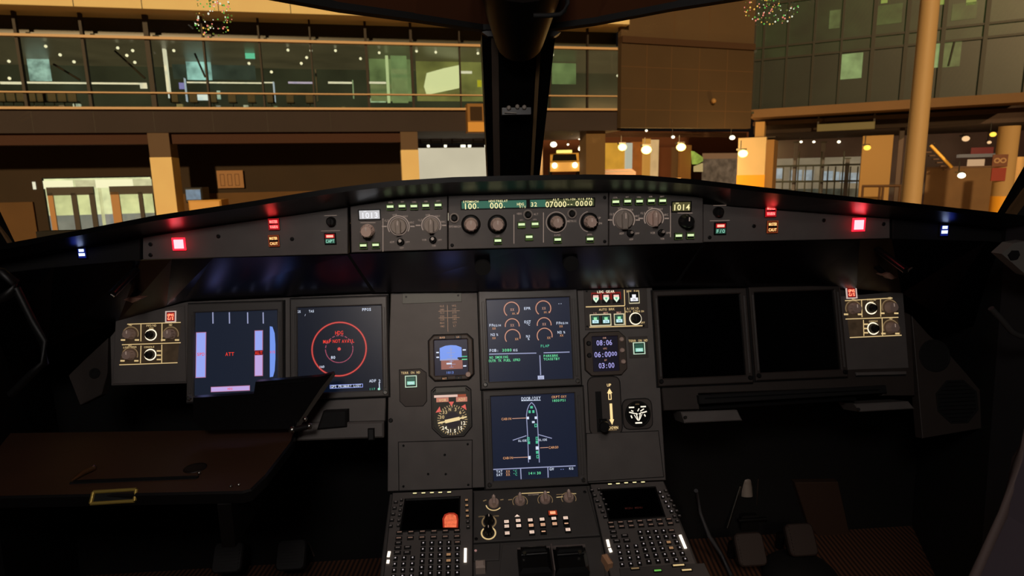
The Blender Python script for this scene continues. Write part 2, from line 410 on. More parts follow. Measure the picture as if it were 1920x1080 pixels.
# black outboard ends with the small blue lamps
def end_panel(label, pts, blue):
    t = T('console_lighting_panel', label, 'lighting panel', GS, *blue); s = t.s
    d = D(); d.prism(t.L(pts), -.02, 0, MBLK, .001); t.part('face_plate', d)
    d = D(); d.box(-9*s, -16*s, 0, 9*s, 14*s, .003, BLK, .0005); d.rect(-7*s, -14*s, 7*s, 4*s, .0034, BLUD)
    d.box(-4.5*s, -1.8*s, .0034, 4.5*s, 3.5*s, .0042, BLUL); d.box(-5.5*s, -10*s, .0034, 5.5*s, -4.5*s, .0042, BLUL)
    mk('blue_indicator_light', d, t.o, label='pair of small blue-white lamps')
    warm_spill(t, 0, -.003, (.05, .1, 1), .0012)
    return t
end_panel('black glareshield end with small blue lamps at the far left', [(-150, 515), (35, 487), (150, 467), (262, 447), (262, 488), (100, 502), (-150, 530)], (155, 470))
end_panel('black glareshield end with small blue lamps at the far right', [(1674, 411), (1885, 433), (2070, 452), (2070, 472), (1850, 453), (1674, 448)], (1769, 427))

# ------------------------------------------------------------------ flight control unit and its two side units
def fcu_button(t, px, py, lit=True, low=False): 
    d_ = [('=', LIME, 1.2, 4.4)]
    if low: d_ += [('=', LIMD, -3.5, 2.4)]
    return button(t, px, py, 15, 12, d_, dim=LIMD)
def plate(t, pts, c, m=PANEL, scr=()):
    d = D(); d.prism(t.L(pts), -.03, c, m, .0012)
    for q in scr: x, y = t.l(*q); screw(d, x, y, .003, c)
    t.part('face_plate', d); t.z = c
def legends(t, items, z=.0004):
    d = D(); s = t.s
    for it in items:
        if it[0] == 'l': _, x0, y0, x1, y1, w, m = it; a = t.l(x0, y0); b = t.l(x1, y1); d.line(*a, *b, w*s, t.z+z, m)
        elif it[0] == 't': _, tx, px, py, h, m = it[:6]; x, y = t.l(px, py); d.text(tx, x, y, h*s, t.z+z, m, cw=(it[6]*s if len(it) > 6 else None))
        elif it[0] == 'a': _, px, py, r, w, a0, a1, m = it; x, y = t.l(px, py); d.arc(x, y, r*s, w*s, a0, a1, t.z+z, m)
        elif it[0] == 'r': _, x0, y0, x1, y1, m = it; a = t.l(x0, y0); b = t.l(x1, y1); d.rect(*a, *b, t.z+z, m)
    if d.v: t.part('panel_legend', d)
def efis_unit(label, pts, lcd, kn, b2, b5, k1, k2, tg, div, left):
    t = T('instrument_control_unit', label, 'control unit', GS, (pts[0][0]+pts[2][0])/2, (pts[0][1]+pts[2][1])/2)
    plate(t, pts, .006); s = t.s
    x, y = t.l(*lcd); d = D(); w = 19 if left else 17
    d.frame(-(w+2)*s, -10*s, (w+2)*s, 10*s, 2*s, -.001, .002, BLK)
    d.rect(-w*s, -8*s, w*s, 8*s, .0006, emi('lcd_bright', (200, 198, 200), 1.) if left else emi('lcd_cream_dim', (85, 80, 48), 1.))
    d.text('1013' if left else '1014', 0, -1*s, 11*s, .0012, LCDW if left else LCDY, cw=8.2*s)
    d.text('QNH', -8*s, 6.4*s, 2.6*s, .0012, LCDW if left else LCDY)
    mk('pressure_display', d, t.o, (x, y, t.z))
    knob(t, *kn, 13, .022, KNB if left else KND, 'round', 'pressure_knob')
    for q in b2+b5: fcu_button(t, *q)
    knob(t, *k1, 15 if left else 17, .014, KNG, 'bar', 'selector_knob'); knob(t, *k2, 14.5, .014, KNG if left else KNB, 'bar', 'selector_knob')
    for q in tg:
        x, y = t.l(*q); d = D(); d.lathe(0, 0, [(7*s, 0), (7*s, .002), (5*s, .003)], KND, 16); d.tube([(0, 0, .002), (0, .003, .012)], [.0016, .0028], KNG, 8)
        mk('toggle_switch', d, t.o, (x, y, t.z))
    L = [('l', div, pts[0][1]+22 if left else pts[1][1]+24, div, pts[0][1]+84 if left else pts[1][1]+82, 1.4, CRX)]
    for (kx, ky), r in ((k1, 20), (k2, 18)):
        L += [('a', kx, ky, r, 2, -30, 210, CRX), ('a', kx, ky, r-3.4, 1.2, 0, 360, CRX)]
        for a, tx in ((150, 'ILS'), (105, 'VOR'), (60, 'NAV'), (20, 'ARC')): L.append(('t', tx, kx+(r+6)*cos(R(a)), ky-(r+2)*sin(R(a)), 4, CRX))
        L += [('l', kx-r-11, ky, kx-r-2, ky, 2.4, CRX), ('l', kx+r+2, ky, kx+r+10, ky, 2.4, CRX)]
    for q, tx in zip(tg, ('ADF', 'VOR')):
        L += [('t', tx, q[0]-16, q[1], 4, CRX), ('t', 'OFF', q[0]+13, q[1], 3.6, CRX), ('t', tx, q[0]+2, q[1]+11, 3.4, CRX)]
    for q, tx in zip(b5, ('CSTR', 'WPT', 'VORD', 'NDB', 'ARPT')): L.append(('t', tx, q[0], q[1]-8.6, 2.6, CRX))
    L.append(('l', kn[0]-14, kn[1]-15, kn[0]+14, kn[1]-15, 1.2, CRX)); legends(t, L)
efis_unit('instrument control unit with white lit pressure display, left end of the glareshield controls', [(658, 387), (740, 374), (839, 367), (839, 467), (660, 473)],
    (694, 402), (691, 432), [(683, 460), (706, 459)], [(733, 388), (755, 387), (777, 387), (799, 386), (822, 385)], (748, 424), (809, 422), [(752, 453), (812, 449)], 719, True)
efis_unit('instrument control unit with cream lit pressure display, right end of the glareshield controls', [(1141, 361), (1220, 362), (1316, 370), (1316, 455), (1141, 460)],
    (1275, 387), (1282, 414), [(1269, 442), (1291, 441)], [(1152, 379), (1174, 378), (1196, 378), (1218, 377), (1239, 377)], (1168, 412), (1224, 409), [(1180, 437), (1238, 436)], 1255, False)
t = T('autopilot_control_panel', 'centre autopilot panel with green and cream digit window above six round knobs', 'control panel', GS, 990, 415); s = t.s
plate(t, [(841, 367), (963, 364), (1139, 361), (1139, 460), (841, 467)], .007, scr=[(848, 459), (1132, 452), (1132, 370)])
d = D(); x0, y0 = t.l(866, 391); x1, y1 = t.l(1112, 372); yc = (y0+y1)/2
a0 = t.l(986, 382)[0]; a1 = t.l(993, 382)[0]; TL = lambda px: t.l(px, 382)[0]
d.box(x0-.002, y0-.002, 0, x1+.002, y1+.002, .001, BLK)
d.rect(x0, y0, a0, y1, .0014, TEAL); d.rect(a1, y0, TL(1022), y1, .0014, TEAL); d.rect(TL(1022), y0, x1, y1, .0014, emi('lcd_olive', (66, 72, 44), 1.))
for tx, px, dy, h, cw in (('100', 881, -2, 11, 8.2), ('.', 896, -1.6, 9, 6), ('SPD', 874, 6.4, 4, 4.2), ('MACH', 889, 6.4, 4, 4.2), ('000', 930, -2, 11, 8.2), ('.', 945, -1.6, 9, 6), ('HDG', 922, 6.4, 4, 4), ('TRK', 935, 6.4, 4, 4), ('LAT', 946, 6.4, 4, 3.6),
    ('HDG', 975, -.5, 5, 4.4), ('V/S', 979, -6, 4, 4.4), ('32', 1000, -1.5, 8, 6.4), ('07000', 1041, -2, 11, 8), ('--', 1067, -1.6, 9, 6), ('0000', 1093, -1.6, 10, 8.4), ('ALT', 1041, 6.6, 4, 4.2), ('LVL/CH', 1066, 6.6, 3.6, 3.8), ('V/S', 1088, 6.6, 4, 4.2), ('FPA', 1103, 6.6, 4, 4.2)):
    d.text(tx, TL(px), yc+dy*s*.95, h*s, .0018, LCDY, cw=cw*s)
mk('digit_window', d, t.o, (0, 0, t.z))
for px, py, r, h, m in ((883, 420, 15, .024, KNB), (932, 420, 15, .022, KNB), (1042, 416, 14, .022, KNB), (1104, 415, 14, .022, KNB)):
    x, y = t.l(px, py); d = D(); d.lathe(0, 0, [(r*1.2*s, 0), (r*1.15*s, .003), (r*.95*s, .004)], KND, 24); c = mk('collar', d, t.o, (x, y, t.z))
    knob(t, px, py, r*.85, h, m, 'round', 'selector_knob')
for px, py, r in ((852, 408, 9), (989, 402, 9), (1071, 400, 9)):
    x, y = t.l(px, py); d = D(); d.ring(circ(0, 0, r*s), circ(0, 0, r*.72*s), 0, .003, KNG, .0004); d.lathe(0, 0, [(r*.6*s, 0), (r*.6*s, .005), (r*.4*s, .006)], KND, 16); mk('small_knob', d, t.o, (x, y, t.z))
for px, py, lw in ((977, 421, 1), (1002, 420, 1), (991, 444, 1), (933, 451, 0), (1044, 449, 0), (1104, 448, 0)): fcu_button(t, px, py, low=bool(lw))
legends(t, [('l', 963, 402, 963, 456, 1.4, CRX), ('l', 1018, 398, 1018, 454, 1.4, CRX), ('t', 'SPD', 846, 424, 4, CRX), ('t', 'MACH', 858, 424, 4, CRX), ('t', 'HDG', 973, 400, 3.8, CRX), ('t', 'METRIC', 1071, 414, 3.8, CRX),
    ('t', 'ALT', 1004, 401, 3.8, CRX), ('t', 'UP', 1122, 408, 4, CRX), ('t', 'DN', 1124, 418, 4, CRX), ('a', 1104, 415, 19, 1, 100, 260, CRX), ('t', 'AP1', 977, 412, 2.8, CRX), ('t', 'AP2', 1002, 411, 2.8, CRX), ('t', 'LOC', 933, 442, 3, CRX), ('t', 'EXPED', 1044, 440, 3, CRX), ('t', 'APPR', 1104, 439, 3, CRX), ('a', 1042, 416, 19, 1.2, 0, 360, CRX)])

# ------------------------------------------------------------------ main instrument panel (three sections)
def panel_section(label, pts, c=0, m=PANEL, extra=None):
    cx = sum(p[0] for p in pts)/len(pts); cy = sum(p[1] for p in pts)/len(pts)
    t = T('instrument_console', label, 'instrument panel', IP, cx, cy)
    d = D(); d.prism(t.L(pts), -.03, c, m, .0015); t.part('panel_sheet', d); t.z = c
    if extra: extra(t)
    return t
tc = panel_section('grey centre section of the instrument panel with two blank covers', [(733, 545), (1222, 536), (1236, 700), (1248, 900), (727, 921), (728, 700)], .003)
for pts, lab in (([(748, 829), (885, 825), (885, 914), (749, 919)], 'left'), ([(1099, 813), (1233, 808), (1243, 893), (1101, 902)], 'right')):
    d = D(); P = tc.L(pts); d.prism(offs(P if area(P) > 0 else P[::-1], -.0012), .003, .0034, SEAM); d.prism(P, .003, .0046, PANEL, .0006)
    if lab == 'left':
        for q in ((757, 835), (877, 832), (834, 852), (803, 888), (836, 888), (757, 911), (878, 908)): x, y = tc.l(*q); screw(d, x, y, .0022, .0046)
    tc.part('blank_cover', d)
d = D(); P = tc.L([(755, 549), (865, 545), (866, 566), (755, 570)]); d.prism(P, .003, .0042, mat('grey_green_plate', (112, 112, 104), .5), .0005)
for q in ((762, 557), (859, 554)): x, y = tc.l(*q); screw(d, x, y, .002, .0042)
tc.part('blank_strip', d)
d = D(); s = tc.s                                   # dim printed speed placard
rows = [('VLE', 'VFE'), ('280', '1+F'), ('VLO', '215'), ('250', '200'), ('220', '185'), ('MAX', '177'), ('VMO', 'KT')]
for i, (a, b) in enumerate(rows):
    y = tc.l(835, 574+i*6.3)[1]; d.text(a, tc.l(829, 590)[0], y, 3.6*s, .0034, emi('placard_ink', (128, 90, 62), 1.)); d.text(b, tc.l(852, 590)[0], y, 3.6*s, .0034, MATS['placard_ink'])
    if i in (1, 3): d.line(*tc.l(822, 577.5+i*6.3), *tc.l(862, 576.5+i*6.3), .9*s, .0034, MATS['placard_ink'])
d.line(*tc.l(839, 572), *tc.l(840, 622), .9*s, .0034, MATS['placard_ink']); tc.part('speed_placard', d)
x, y = tc.l(733, 788); d = D(); screw(d, 0, 0, .0042, 0); mk('panel_screw', d, tc.o, (x, y, .003))
tl = panel_section('grey left section of the instrument panel around the captain screens', [(229, 603), (290, 580), (358, 563), (560, 551), (729, 545), (725, 700), (722, 792), (556, 798), (556, 745), (351, 752), (350, 719), (208, 723), (206, 632)], 0)
tr = panel_section('shaded grey right section of the instrument panel around two switched-off screens', [(1226, 545), (1420, 540), (1570, 540), (1640, 560), (1708, 590), (1716, 742), (1655, 742), (1655, 725), (1310, 738), (1312, 768), (1245, 770), (1238, 700)], 0, PANEL_SHADE)
def side_plate(label, pts, holes):
    t = T('loudspeaker_board', label, 'panel', IP, pts[0][0], pts[0][1]); s = t.s
    d = D(); d.prism(t.L(pts), -.02, 0, PANEL_SHADE, .001); t.part('panel_sheet', d)
    for (px, py, r, n_, rot) in holes:
        x, y = t.l(px, py); d = D(); P = circ(0, 0, r*s, n_, rot, rot+360)
        d.ring(P, offs(P, .004), -.001, .0018, MBLK, .0006); d.poly(offs(P, .003), .0006, MBLK)
        for k in range(-5, 6):
            if n_ == 8: h_ = math.sqrt(max(0, (r*s*.9)**2-(k*r*s/6)**2)); d.box(-h_, k*r*s/6-.0007, .0006, h_, k*r*s/6+.0007, .0014, BLK)
        mk('loudspeaker_grille' if n_ == 8 else 'air_outlet', d, t.o, (x, y, .0005))
    return t
side_plate('grey panel with octagonal loudspeaker grille at the right end of the instrument panel', [(1710, 592), (1742, 628), (1768, 650), (1812, 700), (1890, 795), (1730, 822)], [(1752, 667, 29, 24, 0), (1794, 753, 41, 8, 22.5)])
side_plate('grey sliver of panel at the left end of the instrument panel', [(202, 634), (201, 700), (190, 740), (150, 760), (128, 704), (165, 668)], [(178, 700, 10, 24, 0)])
# ledge strips under the right-hand panel and its stowed table
t = T('stowed_table', 'black stowed sliding table edge in the slot under the right-hand screens', 'table', IP, 1480, 742); d = D()
d.prism(t.L([(1306, 741), (1654, 722), (1656, 736), (1308, 757)]), -.06, .012, MBLK, .001); d.prism(t.L([(1310, 762), (1600, 744), (1602, 750), (1312, 768)]), -.06, .008, BLK, .001); t.part('table_edge', d)
d = D(); d.prism(t.L([(1318, 745), (1640, 729), (1640, 731), (1318, 747)]), .012, .0135, BLK); t.part('edge_trim', d)
for pts, lab in (([(1275, 772), (1380, 768), (1390, 788), (1282, 793)], 'grey footrest bar under the right instrument panel, inboard one'), ([(1598, 757), (1700, 752), (1712, 766), (1610, 772)], 'grey footrest bar under the right instrument panel, outboard one')):
    t = T('footrest_bar', lab, 'footrest', IP, pts[0][0], pts[0][1]); d = D(); d.prism(t.L(pts), -.05, .006, PANEL, .002); t.part('bar', d)
    d = D(); x, y = t.l(pts[0][0]+8, pts[0][1]+10); d.lathe(x, y, [(.004, .006), (.003, .008)], MET, 10); t.part('rivet', d)
for pts, lab in (([(1270, 717), (1366, 712), (1366, 718), (1270, 723)], 'thin paper clip rail below the inboard switched-off screen'), ([(1603, 698), (1697, 696), (1697, 702), (1604, 704)], 'thin paper clip rail below the right switch panel')):
    t = T('clip_rail', lab, 'rail', IP, *pts[0]); d = D(); d.prism(t.L(pts), -.001, .005, PANEL, .001); t.part('rail', d)
    d = D(); d.prism([(x, y-.003) for x, y in t.L(pts)], -.001, .001, SEAM); t.part('gap', d)

# ------------------------------------------------------------------ display units
def du(label, S, content, off=False, fr=(13, 22, 14, 14), lever=True):
    """S = photo corners of the screen TL,TR,BR,BL"""
    cx = sum(p[0] for p in S)/4; cy = sum(p[1] for p in S)/4
    t = T('display_unit', label, 'display', IP, cx, cy); s = t.s
    P = t.L(S); x0 = (P[0][0]+P[3][0])/2; x1 = (P[1][0]+P[2][0])/2; y1 = (P[0][1]+P[1][1])/2; y0 = (P[2][1]+P[3][1])/2
    d = D(); l_, t_, r_, b_ = (k*s for k in fr)
    O = [(x0-l_, y0-b_), (x1+r_, y0-b_), (x1+r_, y1+t_), (x0-l_, y1+t_)]
    d.prism([(a, b) for a, b in offs(O, -.0025)], -.02, .004, SEAM)
    d.ring(O, [(x0, y0), (x1, y0), (x1, y1), (x0, y1)], -.01, .012, BEZ if not off else PANEL_SHADE, .002)
    w = l_*.35; d.box(x0-l_*.62, y0+.004, .012, x0-l_*.62+w, y1-.004, .0136, BEZ if not off else PANEL2, .0006); d.box(x1+r_*.62-w, y0+.004, .012, x1+r_*.62, y1-.004, .0136, BEZ if not off else PANEL2, .0006)
    t.part('bezel', d)
    for x in (x0-l_*.5, x1+r_*.5):
        e = D(); e.lathe(0, 0, [(.0045, 0), (.0042, .003), (.003, .004)], SCR if off else MET, 14); mk('release_screw', e, t.o, (x, y0-b_*.35, .012), label='round metal release screw')
    t.z = .006; d = D(); d.rect(x0, y0, x1, y1, .006, COF if off else content[0])
    t.bx = (x0, y0, x1, y1); t.dd = d
    if not off: content[1](t, d)
    t.part('screen', d)
    return t
Z1, Z2, Z3 = .0064, .0068, .0072
def eq(t, d):                              # engine and warning page
    s = t.s
    def l(px, py): return t.l(px, py)
    for px, py, r in ((958.9, 580.9, 14), (1018, 578.5, 14)):
        x, y = l(px, py); d.arc(x, y, r*s, 3.4*s, -40, 230, Z1, AMR); d.arc(x, y, r*s, 1.5*s, -40, 230, Z2, AMD); d.text('XX', x+1*s, y, 5*s, Z2, AMD); d.text('XX.X', x+6*s, y-7.5*s, 3.6*s, Z2, AMB)
    for px, py, r in ((960, 611, 13), (1019.6, 609, 13)):
        x, y = l(px, py); d.arc(x, y, r*s, 3*s, -8, 188, Z1, AMR); d.arc(x, y, r*s, 1.5*s, -8, 188, Z2, AMD); d.text('XX', x, y+1*s, 5*s, Z2, AMD)
    for px, py, r in ((960.7, 632, 14), (1020.5, 629.6, 14)):
        x, y = l(px, py); d.arc(x, y, r*s, 3*s, -15, 215, Z1, AMR); d.arc(x, y, r*s, 1.5*s, -15, 215, Z2, AMD); d.text('XX', x+7.5*s, y-4*s, 4.4*s, Z2, AMB)
    for tx, px, py, h, m in (('EPR', 988, 578.5, 5, W), ('EGT', 988.5, 603.5, 5, W), ('°C', 989.5, 608.5, 4.4, W), ('N1', 990, 630.5, 5, W), ('%', 990.5, 635.5, 4.4, W), ('FF', 921, 610, 5, W), ('KG/H', 932, 610.4, 4, W), ('XX', 926, 616, 4, AMB), ('N2', 924, 627.5, 5, W), ('%', 932, 627.5, 4.4, W), ('XX', 926, 634, 4, AMB),
        ('FF', 1046, 606, 5, W), ('KG/H', 1057, 606, 4, W), ('XX', 1051, 612, 4, AMB), ('N2', 1048.5, 623, 5, W), ('%', 1057, 623, 4.4, W), ('XX', 1052, 629, 4, AMB), ('--', 1049, 569, 5, W), ('FLAP', 1021, 648.5, 5, DGRN), ('FOB', 924, 657, 5.4, W), (':', 933, 657, 5, W), ('3080', 950, 656.4, 5.4, GRN), ('KG', 966, 656.4, 4.6, W),
        ('NO SMOKING', 935, 669.6, 4.8, GRN), ('OUTR TK FUEL XFRD', 945.5, 675.4, 4.8, GRN), ('PARK', 1026, 667, 4.6, GRN), ('BRK', 1040, 666.6, 4.6, GRN), ('TCAS', 1026, 673, 4.6, GRN), ('STBY', 1041, 672.6, 4.6, GRN)):
        x, y = l(px, py); d.text(tx, x, y, h*s, Z2, m, cw=h*s*(.72 if len(tx) > 6 else .86))
    d.line(*l(917, 664), *l(1005, 662), 1.8*s, Z2, GW); d.line(*l(1018.5, 661.5), *l(1067, 660), 1.8*s, Z2, GW); d.line(*l(1011.5, 666), *l(1013, 703), 1.8*s, Z2, GW)
    x, y = l(1013.5, 707.5); d.rect(x-6*s, y-3.6*s, x+6*s, y+3.6*s, Z1, GW); d.text('STS', x, y, 5.4*s, Z2, W, cw=4*s)
def door(t, d):                             # door page
    s = t.s; l = t.l
    for tx, px, py, h, m, cw in (('DOOR/OXY', 995, 746.5, 6.4, W, 4.6), ('CKPT', 1041, 743.6, 4.6, AMB, 3.9), ('OXY', 1056, 743, 4.6, AMB, 3.6), ('1850', 1041, 750.4, 4.6, GRN, 3.7), ('PSI', 1055, 749.8, 4.6, GRN, 3.6), ('CABIN', 949, 784.6, 4.4, AMB, 3.7), ('CABIN', 952, 857.4, 4.4, AMB, 3.7), ('CARGO', 1037, 837.6, 4.4, AMB, 3.7),
        ('SLIDE', 979, 825.2, 4, W, 3.3), ('SLIDE', 1017, 823.6, 4, W, 3.3), ('TAT', 936, 882.8, 4.6, W, 4), ('XX', 952, 882.6, 4.6, AMB, 4), ('°C', 965, 882, 4.4, DGRN, 4), ('SAT', 936, 888.8, 4.6, W, 4), ('XX', 952, 888.4, 4.6, AMB, 4), ('°C', 965.4, 888, 4.4, DGRN, 4), ('14', 993.5, 886, 5, GRN, 4), ('H', 1001, 885.8, 4.4, DGRN, 4), ('30', 1009.5, 885.4, 5, GRN, 4), ('GW', 1033.6, 878, 5, W, 4.4), ('--', 1053, 877.6, 5, LAV, 4), ('KG', 1070, 877, 4.4, W, 4)):
        x, y = l(px, py); d.text(tx, x, y, h*s, Z2, m, cw=cw*s)
    d.line(*l(977, 751), *l(1013, 750), 1*s, Z2, W)
    hull = [(990.5, 866), (989, 820), (986.6, 778), (988, 768), (991, 760), (996, 754), (1001, 759), (1004.6, 767), (1006.6, 777), (1008.6, 820), (1010.6, 866)]
    for i in range(len(hull)-1): d.line(*l(*hull[i]), *l(*hull[i+1]), 1.5*s, Z1, GW)
    d.line(*l(986.5, 816), *l(961, 824.6), 1.5*s, Z1, GW); d.line(*l(1009, 814), *l(1034, 821), 1.5*s, Z1, GW)
    for px, py, w, h, m in ((996, 763, 5, 4.4, DGRN), (992.4, 771.4, 4, 5, DGRN), (999.4, 771, 4, 5, DGRN), (989, 783, 4.4, 4.6, W), (1004, 782.6, 4.4, 4.6, W), (999.4, 790.6, 5, 3.6, W), (1004, 797, 5, 6, DGRN), (990, 822, 4.4, 6, DGRN), (991, 829, 4.4, 5, DGRN), (1006, 821, 4.4, 5.6, DGRN), (1006, 828, 4.4, 5.4, DGRN), (1006.6, 839, 5.4, 6, W), (1006.6, 847, 4.6, 5, DGRN), (1007.6, 855, 4.6, 6, DGRN), (992, 857, 4.6, 6, W)):
        x, y = l(px, py)
        if h > 5.5 and m is DGRN: d.frame(x-w*s/2, y-h*s/2, x+w*s/2, y+h*s/2, 1.2*s, Z1, Z1+.0003, m)
        else: d.rect(x-w*s/2, y-h*s/2, x+w*s/2, y+h*s/2, Z2, m)
    for a, b in (((960, 784.2), (986, 783)), ((962, 857), (989, 856)), ((1012, 838.8), (1027, 838))): d.line(*l(*a), *l(*b), 1.2*s, Z1, AMD)
    d.line(*l(923.5, 879), *l(1078, 872), 1.8*s, Z2, GW); d.line(*l(975.6, 877), *l(976.6, 897), 1.8*s, Z2, GW); d.line(*l(1026.4, 875), *l(1027, 894), 1.8*s, Z2, GW)
def pfd(t, d):
    s = t.s; l = t.l
    def bar(x0, y0, x1, y1, m1, m2):
        a = l(x0, y0); b = l(x1, y1); d.rect(a[0]-1.2*s, a[1]+1.2*s, b[0]+1.2*s, b[1]-1.2*s, Z1, emi('flag_outline', (170, 110, 140), 1.)); d.rect(*a, b[0], (a[1]+b[1])/2, Z2, m1); d.rect(a[0], (a[1]+b[1])/2, *b, Z2, m2)
    bar(371.6, 624.5, 387.4, 706.5, LAV, LAV); bar(480.6, 621, 494, 656.5, LAV, LAV); bar(480.6, 666, 494, 703.5, LAP, LAP)
    d.text('SPD', *l(379.5, 664), 6*s, Z3, RED, cw=4.8*s)
    a = l(480, 656.8); b = l(495, 665.6); d.rect(*a, *b, Z2, emi('flag_dark_red', (110, 20, 26), 1.)); d.text('ALT', *l(487.4, 661.2), 6.4*s, Z3, RED, cw=4.8*s)
    P = [(508, 612), (513, 613), (517, 625), (518.4, 645), (518.4, 672), (517, 695), (514, 706), (508, 707)]; d.poly(t.L(P), Z1, SKY); d.text('V/S', *l(513, 660), 5*s, Z2, RED, cw=3.4*s)
    for px in (401.8, 432.6, 466.6, 495.6): d.line(*l(px, 586), *l(px+.4, 607), 2.2*s, Z2, GW)
    x, y = l(433.4, 663.6); d.text('ATT', x, y, 7*s, Z2, RED, cw=5.6*s)
    a = l(399, 726); b = l(470, 731); d.rect(a[0]-1*s, a[1]+1*s, b[0]+1*s, b[1]-1*s, Z1, emi('flag_outline', (170, 110, 140), 1.)); d.rect(*a, *b, Z2, LAP); d.text('HDG', *l(434, 728.4), 4*s, Z3, RED)
def nd(t, d):
    s = t.s; l = t.l; x, y = l(637.4, 654.4)
    d.arc(x, y, 50.5*s, 4.6*s, 0, 360, Z1, emi('ring_red_dim', (88, 16, 22), 1.), 48); d.arc(x, y, 50.5*s, 2.2*s, 0, 360, Z2, RDD, 48)
    for k in range(20): d.arc(x, y, 25.5*s, 1.7*s, k*18, k*18+(12 if k < 10 else 17), Z1, emi('ring_red_thin', (150, 70, 90), 1.), 4)
    d.poly(circ(x, y, 3.2*s, 12), Z2, RDD)
    for tx, px, py, h, m, cw in (('HDG', 637.4, 624, 7.4, RED, 5.2), ('MAP', 615, 640.4, 6.6, RED, 5.2), ('NOT', 632.6, 639.6, 6.6, RED, 5), ('AVAIL', 654, 639.4, 6.6, RED, 4.8), ('80', 626, 670, 5.6, W, 4.4), ('160', 605, 687.4, 4.6, W, 3.2), ('GS', 562.4, 584.6, 4.6, W, 3.6), ('TAS', 585.6, 583.8, 4.6, W, 3.4), ('/', 574, 591, 4, W, 3), ('PPOS', 688.6, 580.6, 5.6, W, 4.4), ('ADF', 700, 713.6, 5.4, W, 4.6), ('2', 712.6, 714, 6, W, 4), ('GPS PRIMARY LOST', 650, 723.6, 5, W, 3.5), ('117', 699, 729, 4, DGRN, 4)):
        d.text(tx, *l(px, py), h*s, Z2, m, cw=cw*s)
    a = l(620, 728.4); b = l(681.4, 719); d.frame(*a, *b, 1*s, Z1, Z1+.0002, LAV)
    d.line(*l(712, 718), *l(712.6, 731), 1.6*s, Z2, W); d.poly(circ(*l(711.6, 729), 2.4*s, 10), Z3, BGRN)
du('upper centre screen showing six amber engine dials above green text lines', [(912, 563), (1067, 557.5), (1072, 711), (917, 714)], (NAVY, eq), fr=(15, 17, 15, 13))
du('lower centre screen showing the white outline of an aircraft and its doors', [(920, 742), (1077.6, 737), (1080.5, 893), (925, 900)], (NAVY, door), fr=(15, 11, 17, 14))
du('captain screen with lavender bars and red ATT flag, partly behind the raised table flap', [(369, 587), (522, 582), (524, 735), (368, 741)], (PNAV, pfd), fr=(13, 17, 10, 12))
du('navigation screen with two red circles and red MAP NOT AVAIL text', [(560, 577), (717, 573.5), (718, 731), (561, 737)], (NNAV, nd), fr=(13, 17, 11, 12))
du('switched-off black screen right of the centre panel, the inboard one', [(1233, 556), (1388, 552), (1391, 703.5), (1238, 709)], None, True, fr=(9, 10, 12, 14))
du('switched-off black screen nearest the right-hand switch panel', [(1412, 549), (1562, 545), (1567, 692), (1419, 699)], None, True, fr=(9, 10, 12, 14))

# ------------------------------------------------------------------ captain / first officer switch panels
GPW = emi('gpws_legend', (255, 128, 95), 3.4, True)
def switch_panel(label, box, red, k_round, k_ring, lines, leg, xfr):
    t = T('switch_panel', label, 'switch panel', IP, (box[0][0]+box[2][0])/2, (box[0][1]+box[2][1])/2); s = t.s
    d = D(); d.prism(t.L(box), -.01, .002, PANEL, .001); t.part('face_plate', d); t.z = .002
    x, y = t.l(*red); d = D(); d.box(-9*s, -10*s, 0, 9*s, 10*s, .004, BLK); d.frame(-10*s, -11*s, 10*s, 11*s, 2*s, .003, .005, emi('frame_white', (200, 175, 165), 1.))
    d.rect(-7*s, -8*s, 7*s, 8*s, .0043, REDD); d.text('GPWS', 0, 3*s, 5.4*s, .0048, GPW, cw=3.1*s); d.text('G/S', 0, -3.6*s, 5.4*s, .0048, GPW, cw=4*s)
    mk('warning_button', d, t.o, (x, y, t.z), label='red lit GPWS warning button in a white square')
    L = []
    for px, py in k_round:
        knob(t, px, py, 10.5, .014, KNB, 'round', 'dimmer_knob')
        L += [('a', px, py, 14.5, 2, -20, 200, CRD), ('l', px-18, py+10.5, px-10, py+10.5, 3, CRM), ('l', px+8, py+10.5, px+16, py+10.5, 3, CRM), ('t', 'ND', px, py-18, 4, CRM), ('a', px, py, 12, 1.4, -20, 200, TAN)]
    for px, py in k_ring:
        knob(t, px, py, 7.6, .012, KND, 'small', 'transfer_knob'); L += [('a', px, py, 10.2, 2.2, 0, 360, CRW)]
    L += [('t', a, b, c, h, m) for a, b, c, h, m in leg]
    L += [('l', *q, 1.6, CRM) for q in lines]
    for px, py in xfr: L += [('l', px-4, py+dy, px+4, py+dy, 2.6, CRM) for dy in (-8, 0, 8)]
    legends(t, L)
    d = D(); q0 = t.l(lines[0][0], lines[0][1]); q1 = t.l(lines[-1][2], lines[-1][3]); q2 = t.l(lines[-1][0], lines[-1][1])
    d.prism(t.L([lines[0][:2], lines[0][2:], lines[-1][2:], lines[-1][:2]]), .002, .0022, emi('lit_plate', (50, 38, 26), 1., noise=.3, scale=60)); t.part('integral_lit_plate', d)
    return t
switch_panel('lit switch panel with five knobs at the left end of the instrument panel', [(218, 590), (347, 573), (350, 716), (212, 720)], (323, 594), [(246, 627), (321, 627), (245, 666)], [(284, 628), (283, 665)],
    [(240, 608, 340, 604.6), (265.6, 608, 265.4, 640), (305, 606, 304.6, 640), (230, 646.4, 340, 642.6), (265.6, 648, 264.6, 681), (304.6, 646, 304.4, 681), (225, 684, 334, 680)],
    [('PFD/ND', 285, 610.6, 4, CRM), ('XFR', 285, 616, 4, CRM), ('LOUD SPKR', 245, 651, 3.6, CRM), ('CONSOLE', 281, 650.6, 3.6, CRM)], [(299, 666)])
